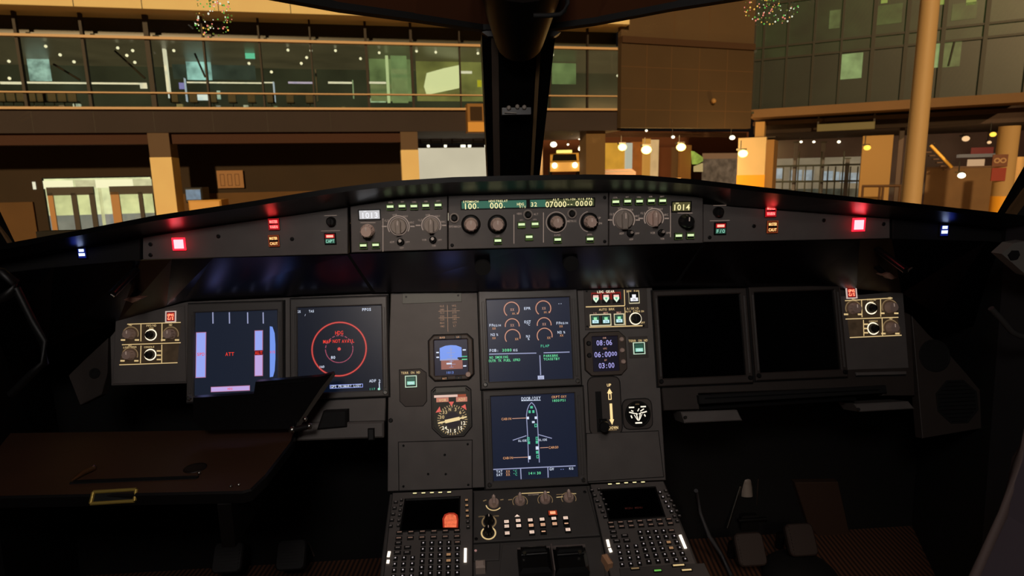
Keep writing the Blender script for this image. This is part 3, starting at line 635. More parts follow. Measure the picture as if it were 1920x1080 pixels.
switch_panel('lit switch panel with five knobs right of the switched-off screens', [(1576, 556), (1692, 546), (1703, 690), (1583, 694)], (1593, 549), [(1599, 579), (1667, 577), (1669, 615)], [(1632, 578), (1636, 616)],
    [(1583, 564, 1672, 559), (1614, 562.6, 1615, 595), (1649.6, 561, 1650, 594), (1584, 598.4, 1683, 595), (1617.6, 600, 1618.4, 630), (1652.4, 597, 1653.4, 630), (1592, 633, 1689, 628.6)],
    [('PFD/ND', 1633, 562, 3.6, CRM), ('XFR', 1633, 567, 3.6, CRM), ('CONSOLE', 1636, 602.4, 3, CRM)], [(1622.6, 616)])

# ------------------------------------------------------------------ centre instruments
t = T('standby_horizon', 'square standby horizon instrument with blue sky over brown ground', 'instrument', IP, 846, 670, .003); s = t.s
O = [(-.5, -1), (.5, -1)]
d = D(); oct_ = lambda w, h, c: [(-w+c, -h), (w-c, -h), (w, -h+c), (w, h-c), (w-c, h), (-w+c, h), (-w, h-c), (-w, -h+c)]
d.prism([(x*s, y*s) for x, y in oct_(43, 44, 11)], -.01, .002, SEAM); d.ring([(x*s, y*s) for x, y in oct_(41, 42, 10)], [(x*s, y*s) for x, y in oct_(31, 33, 1)], -.005, .008, mat('bezel_brown', (82, 70, 62), .5), .002)
t.part('bezel', d)
d = D(); d.rect(-31*s, -33*s, 31*s, 33*s, .004, SNAV); x0, x1 = -21*s, 20*s
d.rect(x0, -3.5*s, x1, 18*s, Z1-.002, SKY); d.poly([(x0, 18*s), (x1, 18*s), (x1*.5, 22*s), (0, 23*s), (x0*.5, 22*s)], Z1-.002, SKY); d.rect(x0+2*s, -22*s, x1+1*s, -5.5*s, Z1-.002, GNDB); d.rect(x0, -5.5*s, x1-6*s, -3.5*s, Z1-.0019, GW)
for k in range(-3, 4): d.line(-4*s if k % 2 else -8*s, k*5.4*s-2*s, 4*s if k % 2 else 8*s, k*5.4*s-2*s, .8*s, Z1-.0016, GW)
d.line(0, -18*s, 0, 20*s, 1*s, Z1-.0016, GW); d.rect(-9*s, -12.8*s, 1*s, -10*s, Z1-.0014, W)
for px, py, w_ in ((-25, 10, 5), (-25, 1, 5), (25, 13, 6), (25, -17, 6)): d.rect((px-w_/2)*s, (py-1.2)*s, (px+w_/2)*s, (py+1.2)*s, Z1-.0014, W)
d.rect(12*s, -3.6*s, 29*s, -.4*s, Z1-.0012, BLK); d.rect(20*s, -.2*s, 30*s, 1.6*s, Z1-.0012, DGRN); d.rect(20*s, -5.6*s, 30*s, -3.8*s, Z1-.0012, GRN); d.text('1013', -3*s, -28*s, 4.6*s, Z1-.0014, SKY, cw=3.6*s)
t.part('screen', d); t.z = .008
for px, py, tx in ((-15, 37.5, 'BUGS'), (14, 37.5, 'LS'), (-13, -38.5, 'RST'), (13, -38, '-')):
    d = D(); d.box(-6*s, -3.2*s, 0, 6*s, 3.2*s, .003, KND, .0005); d.text(tx, 0, 0, 3*s, .0033, AMB, cw=2.6*s); mk('push_button', d, t.o, (px*s, py*s, .007))
d = D(); d.lathe(0, 0, [(5.4*s, 0), (5*s, .008), (4*s, .01)], KNB, 16); mk('setting_knob', d, t.o, (31*s, -33*s, .007))

t = T('radio_magnetic_indicator', 'round compass dial with cream pointer and red flags in an octagonal case', 'instrument', IP, 847, 775, .003); s = t.s
cs = [(-38, 44), (-30, 51), (29, 51), (38, 44), (38, -26), (22, -44), (-20, -44), (-38, -26)]
d = D(); d.prism([(x*s, y*s) for x, y in cs], -.005, .002, SEAM); P = [(x*.97*s, y*.97*s) for x, y in cs]; d.ring(P, offs(P[::-1], .0028)[::-1] if area(P) < 0 else offs(P, .0028), 0, .005, BEZ, .0008)
d.rect(-28*s, 40*s, 27*s, 48*s, .0052, mat('grey_green_plate', (112, 112, 104), .5)); t.part('bezel', d)
d = D(); d.poly([(x*.9*s, y*.9*s) for x, y in cs], .0025, emi('dial_ground', (34, 31, 24), 1.)); d.rect(-32*s, 30.5*s, 12*s, 35*s, .0032, emi('flag_white', (225, 190, 175), 1.)); d.rect(12*s, 30.5*s, 28*s, 35*s, .0032, emi('flag_orange', (150, 70, 45), 1.))
FR = emi('flag_red', (215, 95, 85), 1.)
d.rect(-28*s, 22*s, -5*s, 30*s, .0032, emi('flag_pink', (190, 120, 100), 1.)); d.rect(9*s, 21*s, 30*s, 30*s, .0032, emi('flag_pink', (190, 120, 100), 1.)); d.text('VOR', -16*s, 25.5*s, 5.4*s, .0036, CRM, cw=5*s); d.text('ADF', 20*s, 25.5*s, 5.4*s, .0036, CRM, cw=5*s)
d.poly([(-5*s, 22*s), (5*s, 22*s), (0, 13*s)], .0034, FR); d.poly([(-30*s, 3*s), (-22*s, 14*s), (-20*s, 4*s)], .0034, FR); d.poly([(18*s, 12*s), (28*s, 5*s), (26*s, 16*s)], .0034, FR)
cx, cy = 1*s, -12*s; d.poly(circ(cx, cy, 29*s, 32), .0028, emi('dial_face', (52, 46, 38), 1.))
for k in range(36):
    a = 2*pi*k/36; r0 = 25 if k % 3 else 23; d.line(cx+r0*s*cos(a), cy+r0*s*sin(a), cx+28*s*cos(a), cy+28*s*sin(a), .9*s, .0033, CRM)
for k, tx in enumerate(('N', '3', '6', 'E', '12', '15', 'S', '21', '24', 'W', '30', '33')):
    a = R(90-30*k+12); d.text(tx, cx+20.5*s*cos(a), cy+20.5*s*sin(a), 6.4*s, .0034, CRW if 3 < k < 9 else CRM, cw=5*s)
d.poly(circ(cx, cy, 15*s, 24), .0034, emi('dial_hub', (38, 32, 36), 1.)); t.part('dial', d)
d = D(); a = R(10); ux, uy = cos(a), sin(a)
for r0, r1, w in ((-27, 27, 2.6), (-14, 14, 6.4)): d.line(r0*s*ux, r0*s*uy, r1*s*ux, r1*s*uy, w*s, .0002*(w > 3), emi('pointer_cream', (230, 205, 150), 1.1))
mk('pointer', d, t.o, (cx, cy, .0042), label='cream two-ended pointer')

def on_button(label, px, py, size, plate_pts, txt, tpx):
    t = T('push_button_panel', label, 'push button', IP, px, py, .003); s = t.s; d = D()
    if plate_pts: d.prism(offs(sorted_ccw(t.L(plate_pts)), -.001), -.001, .0002, SEAM); d.prism(t.L(plate_pts), -.001, .0012, mat('plate_brown', (78, 70, 66), .6), .0004)
    else: d.box(-size*.9*s, -size*.9*s, -.001, size*.9*s, size*1.1*s, .0008, mat('plate_brown', (78, 70, 66), .6))
    t.part('face_plate', d); t.z = .0012
    q = size/2; d = D(); d.box(-q*s, -q*s, 0, q*s, q*s, .004, BLK); d.frame(-(q+1)*s, -(q+1)*s, (q+1)*s, (q+1)*s, 1.6*s, .003, .005, emi('frame_green_white', (190, 215, 190), 1.))
    d.rect(-q*.8*s, -q*.72*s, q*.8*s, q*.8*s, .0043, BGD); d.rect(-q*.7*s, -q*.6*s, q*.7*s, q*.02*s, .0046, BGRN); d.text('ON', 0, -q*.3*s, 5*s, .0048, W, cw=4.6*s)
    mk('push_button', d, t.o, (0, 0, t.z)); legends(t, [('t', txt, tpx[0], tpx[1], 4.4, CRM, 3.6)])
def sorted_ccw(p): return p if area(p) > 0 else p[::-1]
on_button('small lit TERR ON ND button on a brown plate left of the standby horizon', 771, 715, 20, [(749, 694), (789, 692), (799, 699), (800, 752), (793, 761), (760, 762), (750, 752)], 'TERR ON ND', (770, 698.6))
on_button('small lit TERR ON ND button right of the clock', 1197, 653, 20, None, 'TERR ON ND', (1196, 638.6))
# landing gear indicator / autobrake panel
t = T('landing_gear_indicator', 'lit landing gear and autobrake panel with red and green lights above the clock', 'switch panel', IP, 1152, 577, .003); s = t.s
d = D(); d.prism(t.L([(1094, 541), (1212, 538), (1215, 615), (1097, 619)]), -.002, .0015, mat('plate_brown', (78, 70, 66), .6), .0006)
for q in ((1100, 546), (1206, 611), (1101, 612)): x, y = t.l(*q); screw(d, x, y, .002, .0015)
t.part('face_plate', d); t.z = .0015
d = D(); a = t.l(1108, 549); b = t.l(1164, 561); d.rect(*a, *b, .0018, emi('gear_red', (120, 18, 12), 1.)); t.part('red_field', d)
for px, py in ((1116.4, 560), (1135.6, 559.4), (1154.6, 559)):
    x, y = t.l(px, py); d = D(); d.box(-7*s, -9*s, 0, 7*s, 8*s, .003, BLK); d.rect(-5*s, 1.5*s, 5*s, 6*s, .0034, emi('unlk_pink', (245, 190, 180), 1.1)); d.poly([(-5.4*s, 2*s), (5.4*s, 2*s), (5*s, -2*s), (0, -8*s), (-5*s, -2*s)], .0036, emi('shield_white', (215, 235, 210), 1.1)); d.poly([(-2.4*s, 1*s), (2.4*s, 1*s), (0, -4*s)], .0039, DGRN)
    mk('gear_light', d, t.o, (x, y, t.z), label='red UNLK over white-green triangle light')
for px, py in ((1115.4, 600), (1135.4, 599.6), (1160, 598.4)):
    x, y = t.l(px, py); d = D(); d.box(-8*s, -8*s, 0, 8*s, 8*s, .003, BLK); d.rect(-7*s, -7*s, 7*s, 7*s, .0034, BGD); d.rect(-5.6*s, -6*s, 5.6*s, -.4*s, .0036, emi('on_pale_blue', (200, 235, 245), 1.1)); d.text('ON', 0, -3*s, 4*s, .0039, BGD); d.rect(-3*s, -.4*s, 3*s, 4.6*s, .0036, emi('decel_green', (150, 230, 170), 1.))
    mk('push_button', d, t.o, (x, y, t.z))
x, y = t.l(1187.6, 557.6); d = D(); d.box(-9*s, -10*s, 0, 9*s, 10*s, .003, BLK); d.rect(-7*s, -7.4*s, 7*s, -1*s, .0036, LCDW); d.rect(-3.6*s, -1*s, 3.6*s, 5*s, .0036, LCDW); d.text('ON', 0, -4*s, 4*s, .0039, KND); mk('push_button', d, t.o, (x, y, t.z))
knob(t, 1191, 597.6, 9, .013, KND, 'small', 'steering_switch')
legends(t, [('t', 'LDG GEAR', 1135.4, 547, 4.6, CRW, 4.2), ('t', 'UNLK', 1135, 552, 2.4, CRM), ('l', 1098, 575.6, 1171, 573.4, 2, CRM), ('l', 1170, 543.6, 1171, 573, 1.6, CRM), ('t', 'BRK FAN', 1186, 546, 4, CRM, 3.4), ('t', 'AUTO', 1130, 580.4, 4.4, CRM, 3.8), ('t', 'BRK', 1146.6, 579.6, 4.4, CRM, 3.8), ('t', 'LO', 1115.4, 587.8, 3.8, AMD), ('t', 'MED', 1135.4, 587, 3.8, AMD), ('t', 'MAX', 1160, 586, 3.8, AMD), ('t', 'A/SKID', 1186, 578.4, 4.2, CRM, 3.8), ('t', 'N/W STRG', 1186, 584, 3.8, CRM, 3.4),
    ('l', 1105, 613.6, 1207, 610.6, 2, CRM), ('a', 1191, 597.6, 10.6, 2, 0, 360, CRW), ('t', 'ON', 1204, 583.6, 3.6, CRM), ('t', 'OFF', 1204.6, 605, 3.6, CRM), ('l', 1171, 576, 1172.4, 610, 1.4, CRM)])
for (x0, y0, x1, y1) in ((1105.4, 589.6, 1146, 610.6), (1150.4, 588.4, 1171, 609.4), (1178, 547.8, 1198.6, 569)):
    d = D(); a = t.l(x0, y0); b = t.l(x1, y1); d.frame(*a, *b, 1.8*s, .0015, .0035, emi('frame_cream', (205, 195, 160), 1.)); t.part('switch_guard_frame', d)
# clock
t = T('digital_clock', 'panel clock with three rows of pale blue digits', 'clock', IP, 1134.6, 663, .003); s = t.s
d = D(); d.prism([(x*s, y*s) for x, y in oct_(40, 41, 12)], -.005, .001, SEAM); d.ring([(x*s, y*s) for x, y in oct_(38.6, 39.6, 11)], [(x*s, y*s) for x, y in oct_(24, 32, .6)], 0, .006, mat('bezel_brown', (82, 70, 62), .5), .0012); t.part('bezel', d)
d = D(); d.rect(-24*s, -32*s, 24*s, 32*s, .002, emi('clock_navy', (14, 12, 26), 1.)); CB = emi('clock_digit', (165, 160, 225), 1.)
for tx, px, dy, h, cw in (('08:06', -1, 20.5, 10, 6), ('06:00', -5, -1, 10.4, 6.4), ('00', 16.6, -.6, 8, 5.4), ('03:00', 1, -21.5, 10, 6)): d.text(tx, px*s, dy*s, h*s, .0024, CB, cw=cw*s)
for tx, dy in (('CHR', 29), ('UTC', 9.4), ('ET', -12)): d.text(tx, 0, dy*s, 3*s, .0024, AMD)
t.part('face', d)
for px, py in ((31, 25), (31, 5), (32, -16), (-31, 20), (-31, -2)):
    d = D(); d.lathe(0, 0, [(4.6*s, 0), (4.2*s, .004), (3*s, .005)], KNB if px > 0 else KND, 12); mk('setting_knob', d, t.o, (px*s, py*s, .005))
# gear lever plate
t = T('landing_gear_lever', 'landing gear lever in a slot beside lit up and down arrows', 'lever', IP, 1134, 760, .003); s = t.s
P = rr(-30*s, -53*s, 30*s, 52*s, 11*s); d = D(); d.prism(offs(P, -.0015), -.004, .0005, SEAM); d.prism(P, -.004, .0015, mat('plate_brown', (78, 70, 66), .6), .0006); d.box(-17*s, -48*s, .0015, -6*s, 26*s, .0018, SEAM); t.part('face_plate', d)
d = D(); d.tube([(-10*s, -28*s, 0), (-10*s, -34*s, .03)], .003, BLK, 8); d.lathe(-10*s, -34*s, [(.009, .028), (.010, .031), (.010, .037), (.0085, .041)], BLK, 18); d.box(-17*s, -38*s, .02, -3*s, -22*s, .03, BLK, .002); t.part('lever_handle', d)
t.z = .0015
AR = emi('arrow_glow', (250, 215, 150), 1.15); d = D()
d.text('UP', 9.6*s, 37*s, 5.4*s, .0021, AR); d.text('DOWN', 13.6*s, -41*s, 5.4*s, .0021, AR, cw=4.4*s)
for x0, y0, x1, y1, m in ((7, 10, 13, 22, AR),): d.frame(x0*s, y0*s, x1*s, y1*s, 1.4*s, .0018, .0021, m)
d.poly([(5*s, 22*s), (15*s, 22*s), (10*s, 31*s)], .0021, AR); d.rect(8.6*s, -26*s, 13.4*s, 3*s, .0021, AR); d.poly([(6.6*s, -26*s), (15.6*s, -26*s), (11.4*s, -36*s)], .0021, AR); d.rect(4*s, -46*s, 20*s, -44.6*s, .0019, CRD)
t.part('panel_legend', d)
# triple pressure gauge
t = T('brake_pressure_gauge', 'round black brake pressure gauge with cream markings', 'gauge', IP, 1195, 776, .003); s = t.s
P = rr(-27*s, -27*s, 27*s, 27*s, 11*s); d = D(); d.prism(offs(P, -.0015), -.004, .0005, SEAM); d.prism(P, -.004, .0025, mat('plate_brown', (78, 70, 66), .6), .0008); d.ring(circ(0, 0, 24*s, 28), circ(0, 0, 21.5*s, 28), .002, .005, KND, .0008); t.part('bezel', d)
d = D(); d.poly(circ(0, 0, 22*s, 28), .0032, BLK); q = emi('gauge_cream', (250, 240, 220), 1.1)
for x0, y0, x1, y1, w in ((-16, 12.6, -6, 12.6, 3), (6, 13, 16, 13, 3), (-5.6, -16, 7, -16, 3.4), (-16, 4, -7, 1.6, 2.6), (-12, 7, -8, 5, 2.4), (8, 2, 17, 4, 2.8), (5, 5, 12, 9, 2.4), (0, 5, 3, 10, 2.2), (-3, 2, 0, -12, 2.2), (5, 2, 1.6, -12, 2.2), (-8, 2, 0, 0, 2), (2, 0, 8, 3, 2), (-13, -2, -11, -7, 2.8), (12, -1, 14, -5, 2.8), (-7, -1, -1, -11, 1.6), (8, 0, 3, -10, 1.6)):
    d.line(x0*s, y0*s, x1*s, y1*s, w*s*.8, .0035, q)
d.text('ACCU', 0, 18*s, 2.4*s, .0035, CRD); t.part('dial', d)
FZ = .30
# =================================================================== PEDESTAL
t = T('centre_pedestal', 'dark grey centre pedestal sloping up to the instrument panel between the two seats', 'pedestal', PD, 1010, 1000); s = t.s
ped = [(731, 926), (1246, 903), (1290, 1010), (1345, 1150), (1420, 1320), (690, 1320), (706, 1150), (716, 1040)]
d = D(); d.prism(t.L(ped), -.10, 0, PANEL2, .002)
P = t.L(ped); n = len(P)
t.part('pedestal_top', d)
d = D(); PW = [PD.P(*PD.uv(*q)) for q in ped]
lo = bpy.data.objects.new('x', None)
MI = t.o.matrix_world.inverted()
for i in range(n):
    a, b = PW[i], PW[(i+1) % n]; a = a-Vector((0, 0, .02)); b = b-Vector((0, 0, .02))
    fa, fb = Vector((a.x*.93, a.y, FZ+.002)), Vector((b.x*.93, b.y, FZ+.002)); d.quad3(MI@a, MI@fa, MI@fb, MI@b, mat('pedestal_side', (50, 50, 56), .6))
t.part('pedestal_body', d)
bpy.data.objects.remove(lo)
def mcdu(label, plate_pts, scr, ann, side_l, keys, bright, lsk_l, lsk_r, glow):
    t = T('control_display_unit', label, 'keypad unit', PD, sum(p[0] for p in plate_pts)/4, sum(p[1] for p in plate_pts)/4); s = t.s
    P = t.L(plate_pts); d = D(); d.prism(offs(sorted_ccw(P), -.0015), -.02, .002, SEAM); d.prism(P, -.01, .008, PANEL, .0012); t.part('case', d); t.z = .008
    d = D(); S = sorted_ccw(t.L(scr)); d.ring(offs(S, -.003), S, .007, .0105, BLK, .0006); d.poly(S, .0083, COF)
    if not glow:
        d.poly(t.L([(831, 995), (830, 978), (834, 970), (842, 967), (852, 967), (858, 971), (860, 982), (859, 995)]), .0085, emi('reflected_glow_edge', (150, 42, 26), 1.)); d.poly(t.L([(834, 994.5), (833.5, 979), (837, 972), (843, 970), (851, 970), (855, 973), (857, 982), (856, 994.5)]), .0087, emi('reflected_glow_core', (235, 110, 72), 1., noise=.3, scale=120))  # glowing patch paints an orange reflection on the dark screen
    if glow: d.text('MCDU MENU', sum(p[0] for p in S)/4, sum(p[1] for p in S)/4-.01, .004, .0086, emi('faint_red_text', (48, 16, 12), 1.), cw=.0036)
    t.part('screen', d)
    for q in ann:
        x, y = t.l(*q); d = D(); d.box(-4.6*s, -1.8*s, 0, 4.6*s, 1.8*s, .002, BLK, .0003); d.rect(-3.8*s, -1.3*s, 3.8*s, 1.3*s, .0023, LCDY); mk('annunciator_light', d, t.o, (x, y, .008))
    for q, m, w, h in keys:
        x, y = t.l(*q); kd = KEYP.get((m, w, h))
        if kd is None:
            d = D(); d.box(-w*s/2, -h*s/2, 0, w*s/2, h*s/2, .0035, KND, .0008)
            if m == 'd': d.rect(-1.3*s, -1.3*s, 1.3*s, 1.3*s, .0037, emi('key_letter', (175, 165, 165), 1.))
            elif m == 'f': d.rect(-w*.36*s, -1.2*s, w*.36*s, 1.2*s, .0037, emi('key_word', (105, 82, 70), 1.))
            elif m == 'o': d.rect(-w*.38*s, -h*.34*s, w*.38*s, h*.34*s, .0037, emi('key_orange', (150, 112, 78), 1.))
            elif m == 'g': d.rect(-w*.3*s, -h*.2*s, w*.3*s, h*.2*s, .0037, emi('key_grey', (74, 66, 62), 1.))
            o = mk('key', d, t.o, (x, y, .008)); KEYP[(m, w, h)] = o
        else: cp(kd, (x, y, .008), t.o)
    for (x0, y0, x1, y1) in bright:
        a = t.l(x0, y0); b = t.l(x1, y1); L = math.hypot(b[0]-a[0], b[1]-a[1]); ux, uy = (b[0]-a[0])/L, (b[1]-a[1])/L; w = 2.5*s
        d = D(); d.prism([(a[0]-uy*w, a[1]+ux*w), (b[0]-uy*w, b[1]+ux*w), (b[0]+uy*w, b[1]-ux*w), (a[0]+uy*w, a[1]-ux*w)], .008, .010, emi('fail_white', (255, 240, 220), 1.6), .0004); t.part('status_light', d, label='bright white status light')
    d = D()
    for q in side_l: x, y = t.l(*q); d.rect(x-4*s, y-1.2*s, x+4*s, y+1.2*s, .0083, emi('side_cream', (150, 125, 85), 1.))
    if side_l: t.part('panel_legend', d)
    return t
KEYP = {}
def lerp4(Q, u, v):                          # Q = TL,TR,BR,BL
    a = Vector(Q[0]).lerp(Vector(Q[1]), u); b = Vector(Q[3]).lerp(Vector(Q[2]), u); return tuple(a.lerp(b, v))
def grid(Q, nx, ny, m, w, h): return [(lerp4(Q, (i+.5)/nx, (j+.5)/ny), m, w, h) for j in range(ny) for i in range(nx)]
kl = []
kl += [((743-j*2.4+(0 if c else -3), 948+j*11.3), 'g', 8, 5) for j in range(5) for c in (1,)] + [((867+j*.6+8, 945+j*10), 'o' if j < 4 else 'g', 7, 6) for j in range(6)]
kl += [((753.6-j*1.2, 944+j*9.6), 'g', 6, 5) for j in range(6)]
kl += grid([(740, 1000), (868, 996), (868, 1018), (737, 1022)], 6, 2, 'f', 12, 6.5)
kl += [(q, 'g', 13, 6) for q in ((748, 1025), (747, 1034), (765, 1033), (746, 1043), (764, 1043))]
kl += grid([(735, 1048), (783, 1047), (780, 1092), (730, 1094)], 3, 4, 'd', 8, 7)
gl_ = grid([(787, 1020), (866, 1018), (866, 1098), (781, 1100)], 5, 7, 'd', 9, 8)
for i, k in enumerate(gl_):
    if i % 5 == 3 and i//5 in (2, 3): k = (k[0], 'o', 10, 7)
    if i % 5 == 4 and i//5 == 0: k = (k[0], 'f', 12, 7)
    kl.append(k)
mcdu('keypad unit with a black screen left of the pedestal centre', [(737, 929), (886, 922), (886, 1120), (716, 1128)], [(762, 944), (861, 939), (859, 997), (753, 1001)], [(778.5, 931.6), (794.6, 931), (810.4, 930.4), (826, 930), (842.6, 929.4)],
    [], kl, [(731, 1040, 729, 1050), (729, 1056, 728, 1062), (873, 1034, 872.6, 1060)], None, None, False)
kr = []
kr += [((1109+j*5, 926+j*10), 'g', 8, 5) for j in range(6)] + [((1122+j*4.4, 924+j*9.6), 'g', 6, 5) for j in range(5)] + [((1236+j*5.4, 930+j*9), 'd' if j < 5 else 'g', 6.6, 5.4) for j in range(7)] + [((1247+j*5, 927+j*9.4), 'g', 7, 5) for j in range(6)]
kr += grid([(1134, 984), (1260, 976), (1266, 992), (1138, 1000)], 7, 2, 'f', 12, 6.5)
kr += [(q, 'g', 13, 6) for q in ((1149, 1004), (1150, 1013), (1170, 1011), (1155, 1021), (1174, 1020))]
kr += grid([(1150, 1027), (1198, 1025), (1207, 1068), (1158, 1072)], 3, 4, 'd', 8, 7)
gr_ = grid([(1190, 1000), (1262, 996), (1294, 1060), (1208, 1066)], 5, 6, 'd', 9, 8)
for i, k in enumerate(gr_):
    if i % 5 == 3 and i//5 in (2, 3): k = (k[0], 'o', 10, 7)
    if i % 5 == 4 and i//5 == 0: k = (k[0], 'f', 12, 7)
    kr.append(k)
mcdu('keypad unit with a black screen right of the pedestal centre', [(1107, 913), (1243, 907), (1322, 1110), (1152, 1120)], [(1127, 926), (1226, 921), (1243, 973), (1143, 980)], [(1142.6, 914.4), (1157.6, 913.4), (1173, 912), (1188.6, 911.2), (1204.4, 910.6)],
    [], kr, [(1138, 1018, 1141, 1031), (1142, 1034, 1145, 1041), (1273.6, 1009, 1284, 1034)], None, None, True)
t = T('switching_panel', 'pedestal panel with four cream selector knobs above square lit buttons', 'switch panel', PD, 1000, 965); s = t.s
P = t.L([(889, 925), (1100, 915), (1124, 1006), (888, 1020)]); d = D(); d.prism(offs(sorted_ccw(P), -.001), -.01, .001, SEAM); d.prism(P, -.01, .005, PANEL2, .001)
for q in ((1096, 926), (893, 1014)): x, y = t.l(*q); screw(d, x, y, .003, .005)
t.part('face_plate', d); t.z = .005
for px, py in ((926, 948), (975, 944), (1022, 941), (1066, 938)): knob(t, px, py, 10, .016, KNB, 'bar', 'selector_knob')
for px, py in ((917, 982), (916, 1003)): knob(t, px, py, 9, .014, KND, 'round', 'brightness_knob')
KB = emi('key_lit_white', (235, 205, 185), 1.1); KC = emi('key_lit_peach', (215, 165, 130), 1.)
for i, (px, py, m) in enumerate(((949.6, 984, KB), (950, 992.6, KB), (951, 1005.6, KB), (971.4, 982, KB), (972.4, 991.6, KB), (994, 981, KB), (995.6, 991, KC), (997, 1003.6, KB), (1016, 979.6, KB), (1017.6, 989.6, KC), (1018.8, 1002.4, None), (1038, 978, KB), (1039.6, 988, KC), (1060, 977, KB), (1061.4, 987.4, None), (1064.4, 999, KB))):
    x, y = t.l(px, py); d = D(); d.box(-5.6*s, -4.6*s, 0, 5.6*s, 4.6*s, .004, KND, .0006)
    if m: d.rect(-4.2*s, -3*s, 4.2*s, 3*s, .0043, m); d.text(('ENG', 'BLEED', 'PRESS', 'ELEC', 'HYD', 'FUEL', 'APU', 'COND', 'DOOR', 'WHEEL', 'F/CTL', 'ALL', 'CLR', 'STS', 'RCL', 'CLR')[i], 0, 0, 3*s, .0046, emi('key_ink', (150, 120, 100), 1.), cw=1.7*s)
    else: d.rect(-3.6*s, -1.2*s, 3.6*s, 1.2*s, .0043, KC)
    mk('push_button', d, t.o, (x, y, t.z))
x, y = t.l(1036, 967.6); d = D(); d.box(-9*s, -6*s, 0, 9*s, 6*s, .004, KND, .0006); d.rect(-8*s, -5*s, 8*s, 5*s, .0043, emi('lamp_orange_dim', (150, 55, 30), 1.)); d.rect(-5*s, -3*s, 5*s, 3*s, .0046, emi('lamp_orange', (255, 165, 120), 1.2)); mk('warning_button', d, t.o, (x, y, t.z), label='orange lit button')
d = D(); x, y = t.l(969.6, 970.6); d.poly([(x-5*s, y-2*s), (x+5*s, y-2*s), (x, y+3*s)], .0054, KB)
t.part('arrow_mark', d)
legends(t, [('a', 926, 948, 15, 2, 190, 320, CRM), ('l', 906, 943, 912, 941, 2, CRD), ('l', 938, 941, 944, 940, 2, CRD), ('l', 953, 941, 960, 940, 2, CRD), ('l', 975, 929, 1030, 926.4, 1.8, CRM), ('t', 'SWITCHING', 1000, 931, 3, CRX), ('a', 975, 944, 14, 1.2, -30, 210, CRD), ('a', 1022, 941, 14, 1.2, -30, 210, CRD), ('a', 1066, 938, 14, 1.2, -30, 210, CRD),
    ('l', 1043, 931, 1058, 930, 1.2, CRD), ('l', 1043, 936, 1055, 935, 1.4, CRM), ('l', 1072, 929, 1080, 929, 1.2, CRM), ('a', 917, 982, 12.6, 2.6, 110, 250, CRD), ('a', 917, 982, 12.6, 2.6, -70, 70, CRD), ('a', 916, 1003, 12.6, 2.6, 130, 300, CRM), ('a', 916, 1003, 12.6, 2.6, -70, 60, CRM), ('t', 'UPPER', 903, 972, 3, CRD), ('t', 'LOWER', 930, 971, 3, CRD)])
# thrust lever quadrant
t = T('thrust_levers', 'twin black thrust levers on the pedestal at the bottom centre', 'lever', PD, 1034, 1056); s = t.s
P = t.L([(942, 1024), (1126, 1010), (1140, 1120), (930, 1130)]); d = D(); d.prism(P, -.01, .004, PANEL2, .001)
d.poly(t.L([(970, 1030), (1096, 1023), (1098, 1028), (970, 1035)]), .0044, mat('grey_strip', (120, 108, 104), .5)); t.part('quadrant_plate', d)
for px, w in ((1001, 30), (1068, 31)):
    x, y = t.l(px, 1060); d = D(); d.box(-w*s, -30*s, -.004, w*s, 20*s, .022, BLK, .006); d.box(-w*.8*s, 4*s, .018, w*.8*s, 17*s, .03, BLK, .004); d.tube([(-w*.8*s, 2*s, .0235), (w*.8*s, 3*s, .0235)], .0035, BLK, 10)
    lv = mk('thrust_lever', d, t.o, (x, y, .004)); e = D(); e.lathe(w*s*(.55 if px > 1034 else -.6), 2*s, [(.0035, .026), (.003, .030)], MET, 10); mk('disconnect_button', e, lv)
d = D(); x, y = t.l(1035, 1060); d.box(x-1.2*s, y-30*s, .004, x+1.2*s, y+24*s, .028, mat('grey_strip', (120, 108, 104), .5)); t.part('divider', d)
for nm, lab, px, py, z in (('trim_wheel_cap', 'pale knob on the pedestal left of the thrust levers', 901, 1069, .02), ('trim_wheel_cap', 'pale tilted knob on the pedestal right of the thrust levers', 1137, 1063, .024)):
    t = T('trim_selector', lab, 'knob', PD, px, py); s = t.s; d = D()
    if px < 1000: d.box(-9*s, -8*s, 0, 9*s, 8*s, z, mat('knob_white', (200, 180, 168), .5), .003)
    else: d.prism([(-9*s, 10*s), (2*s, 12*s), (9*s, -8*s), (-1*s, -10*s)], 0, z, mat('knob_peach', (225, 170, 130), .5), .003)
    t.part('grip', d); d = D(); d.lathe(-4*s, 9*s, [(.003, 0), (.003, .012), (.001, .014)], mat('knob_white', (200, 180, 168), .5), 10); t.part('pin', d)
t = T('radio_unit', 'radio panel with amber and green lights at the bottom right of the pedestal', 'radio panel', PD, 1230, 1110); s = t.s
d = D(); d.prism(t.L([(1160, 1073), (1318, 1063), (1345, 1120), (1168, 1128)]), -.01, .012, PANEL2, .0012); t.part('face_plate', d); t.z = .012
for px, py, w, m in ((1189, 1075, 18, CRD), (1270, 1069, 26, CRM), (1285, 1078, 22, CRM), (1231, 1079, 16, emi('lamp_green', (110, 190, 80), 1.))):
    x, y = t.l(px, py); d = D(); d.box(-w*s/2, -3*s, 0, w*s/2, 3*s, .002, KND); d.rect(-w*s*.42, -1.6*s, w*s*.42, 1.6*s, .0023, m); mk('push_button', d, t.o, (x, y, .012))
t = T('pedestal_blank_plate', 'small grey plate with a lit dot beside the left keypad unit', 'panel', PD, 905, 1040); s = t.s
d = D(); d.prism(t.L([(889, 1024), (938, 1021), (936, 1052), (888, 1054)]), -.002, .004, PANEL2, .001); t.part('face_plate', d)
x, y = t.l(892, 1037); d = D(); d.lathe(x, y, [(2.6*s, .004), (2.6*s, .007)], KNG, 10, emi('dot_pink', (150, 110, 105), 1.)); t.part('indicator', d)

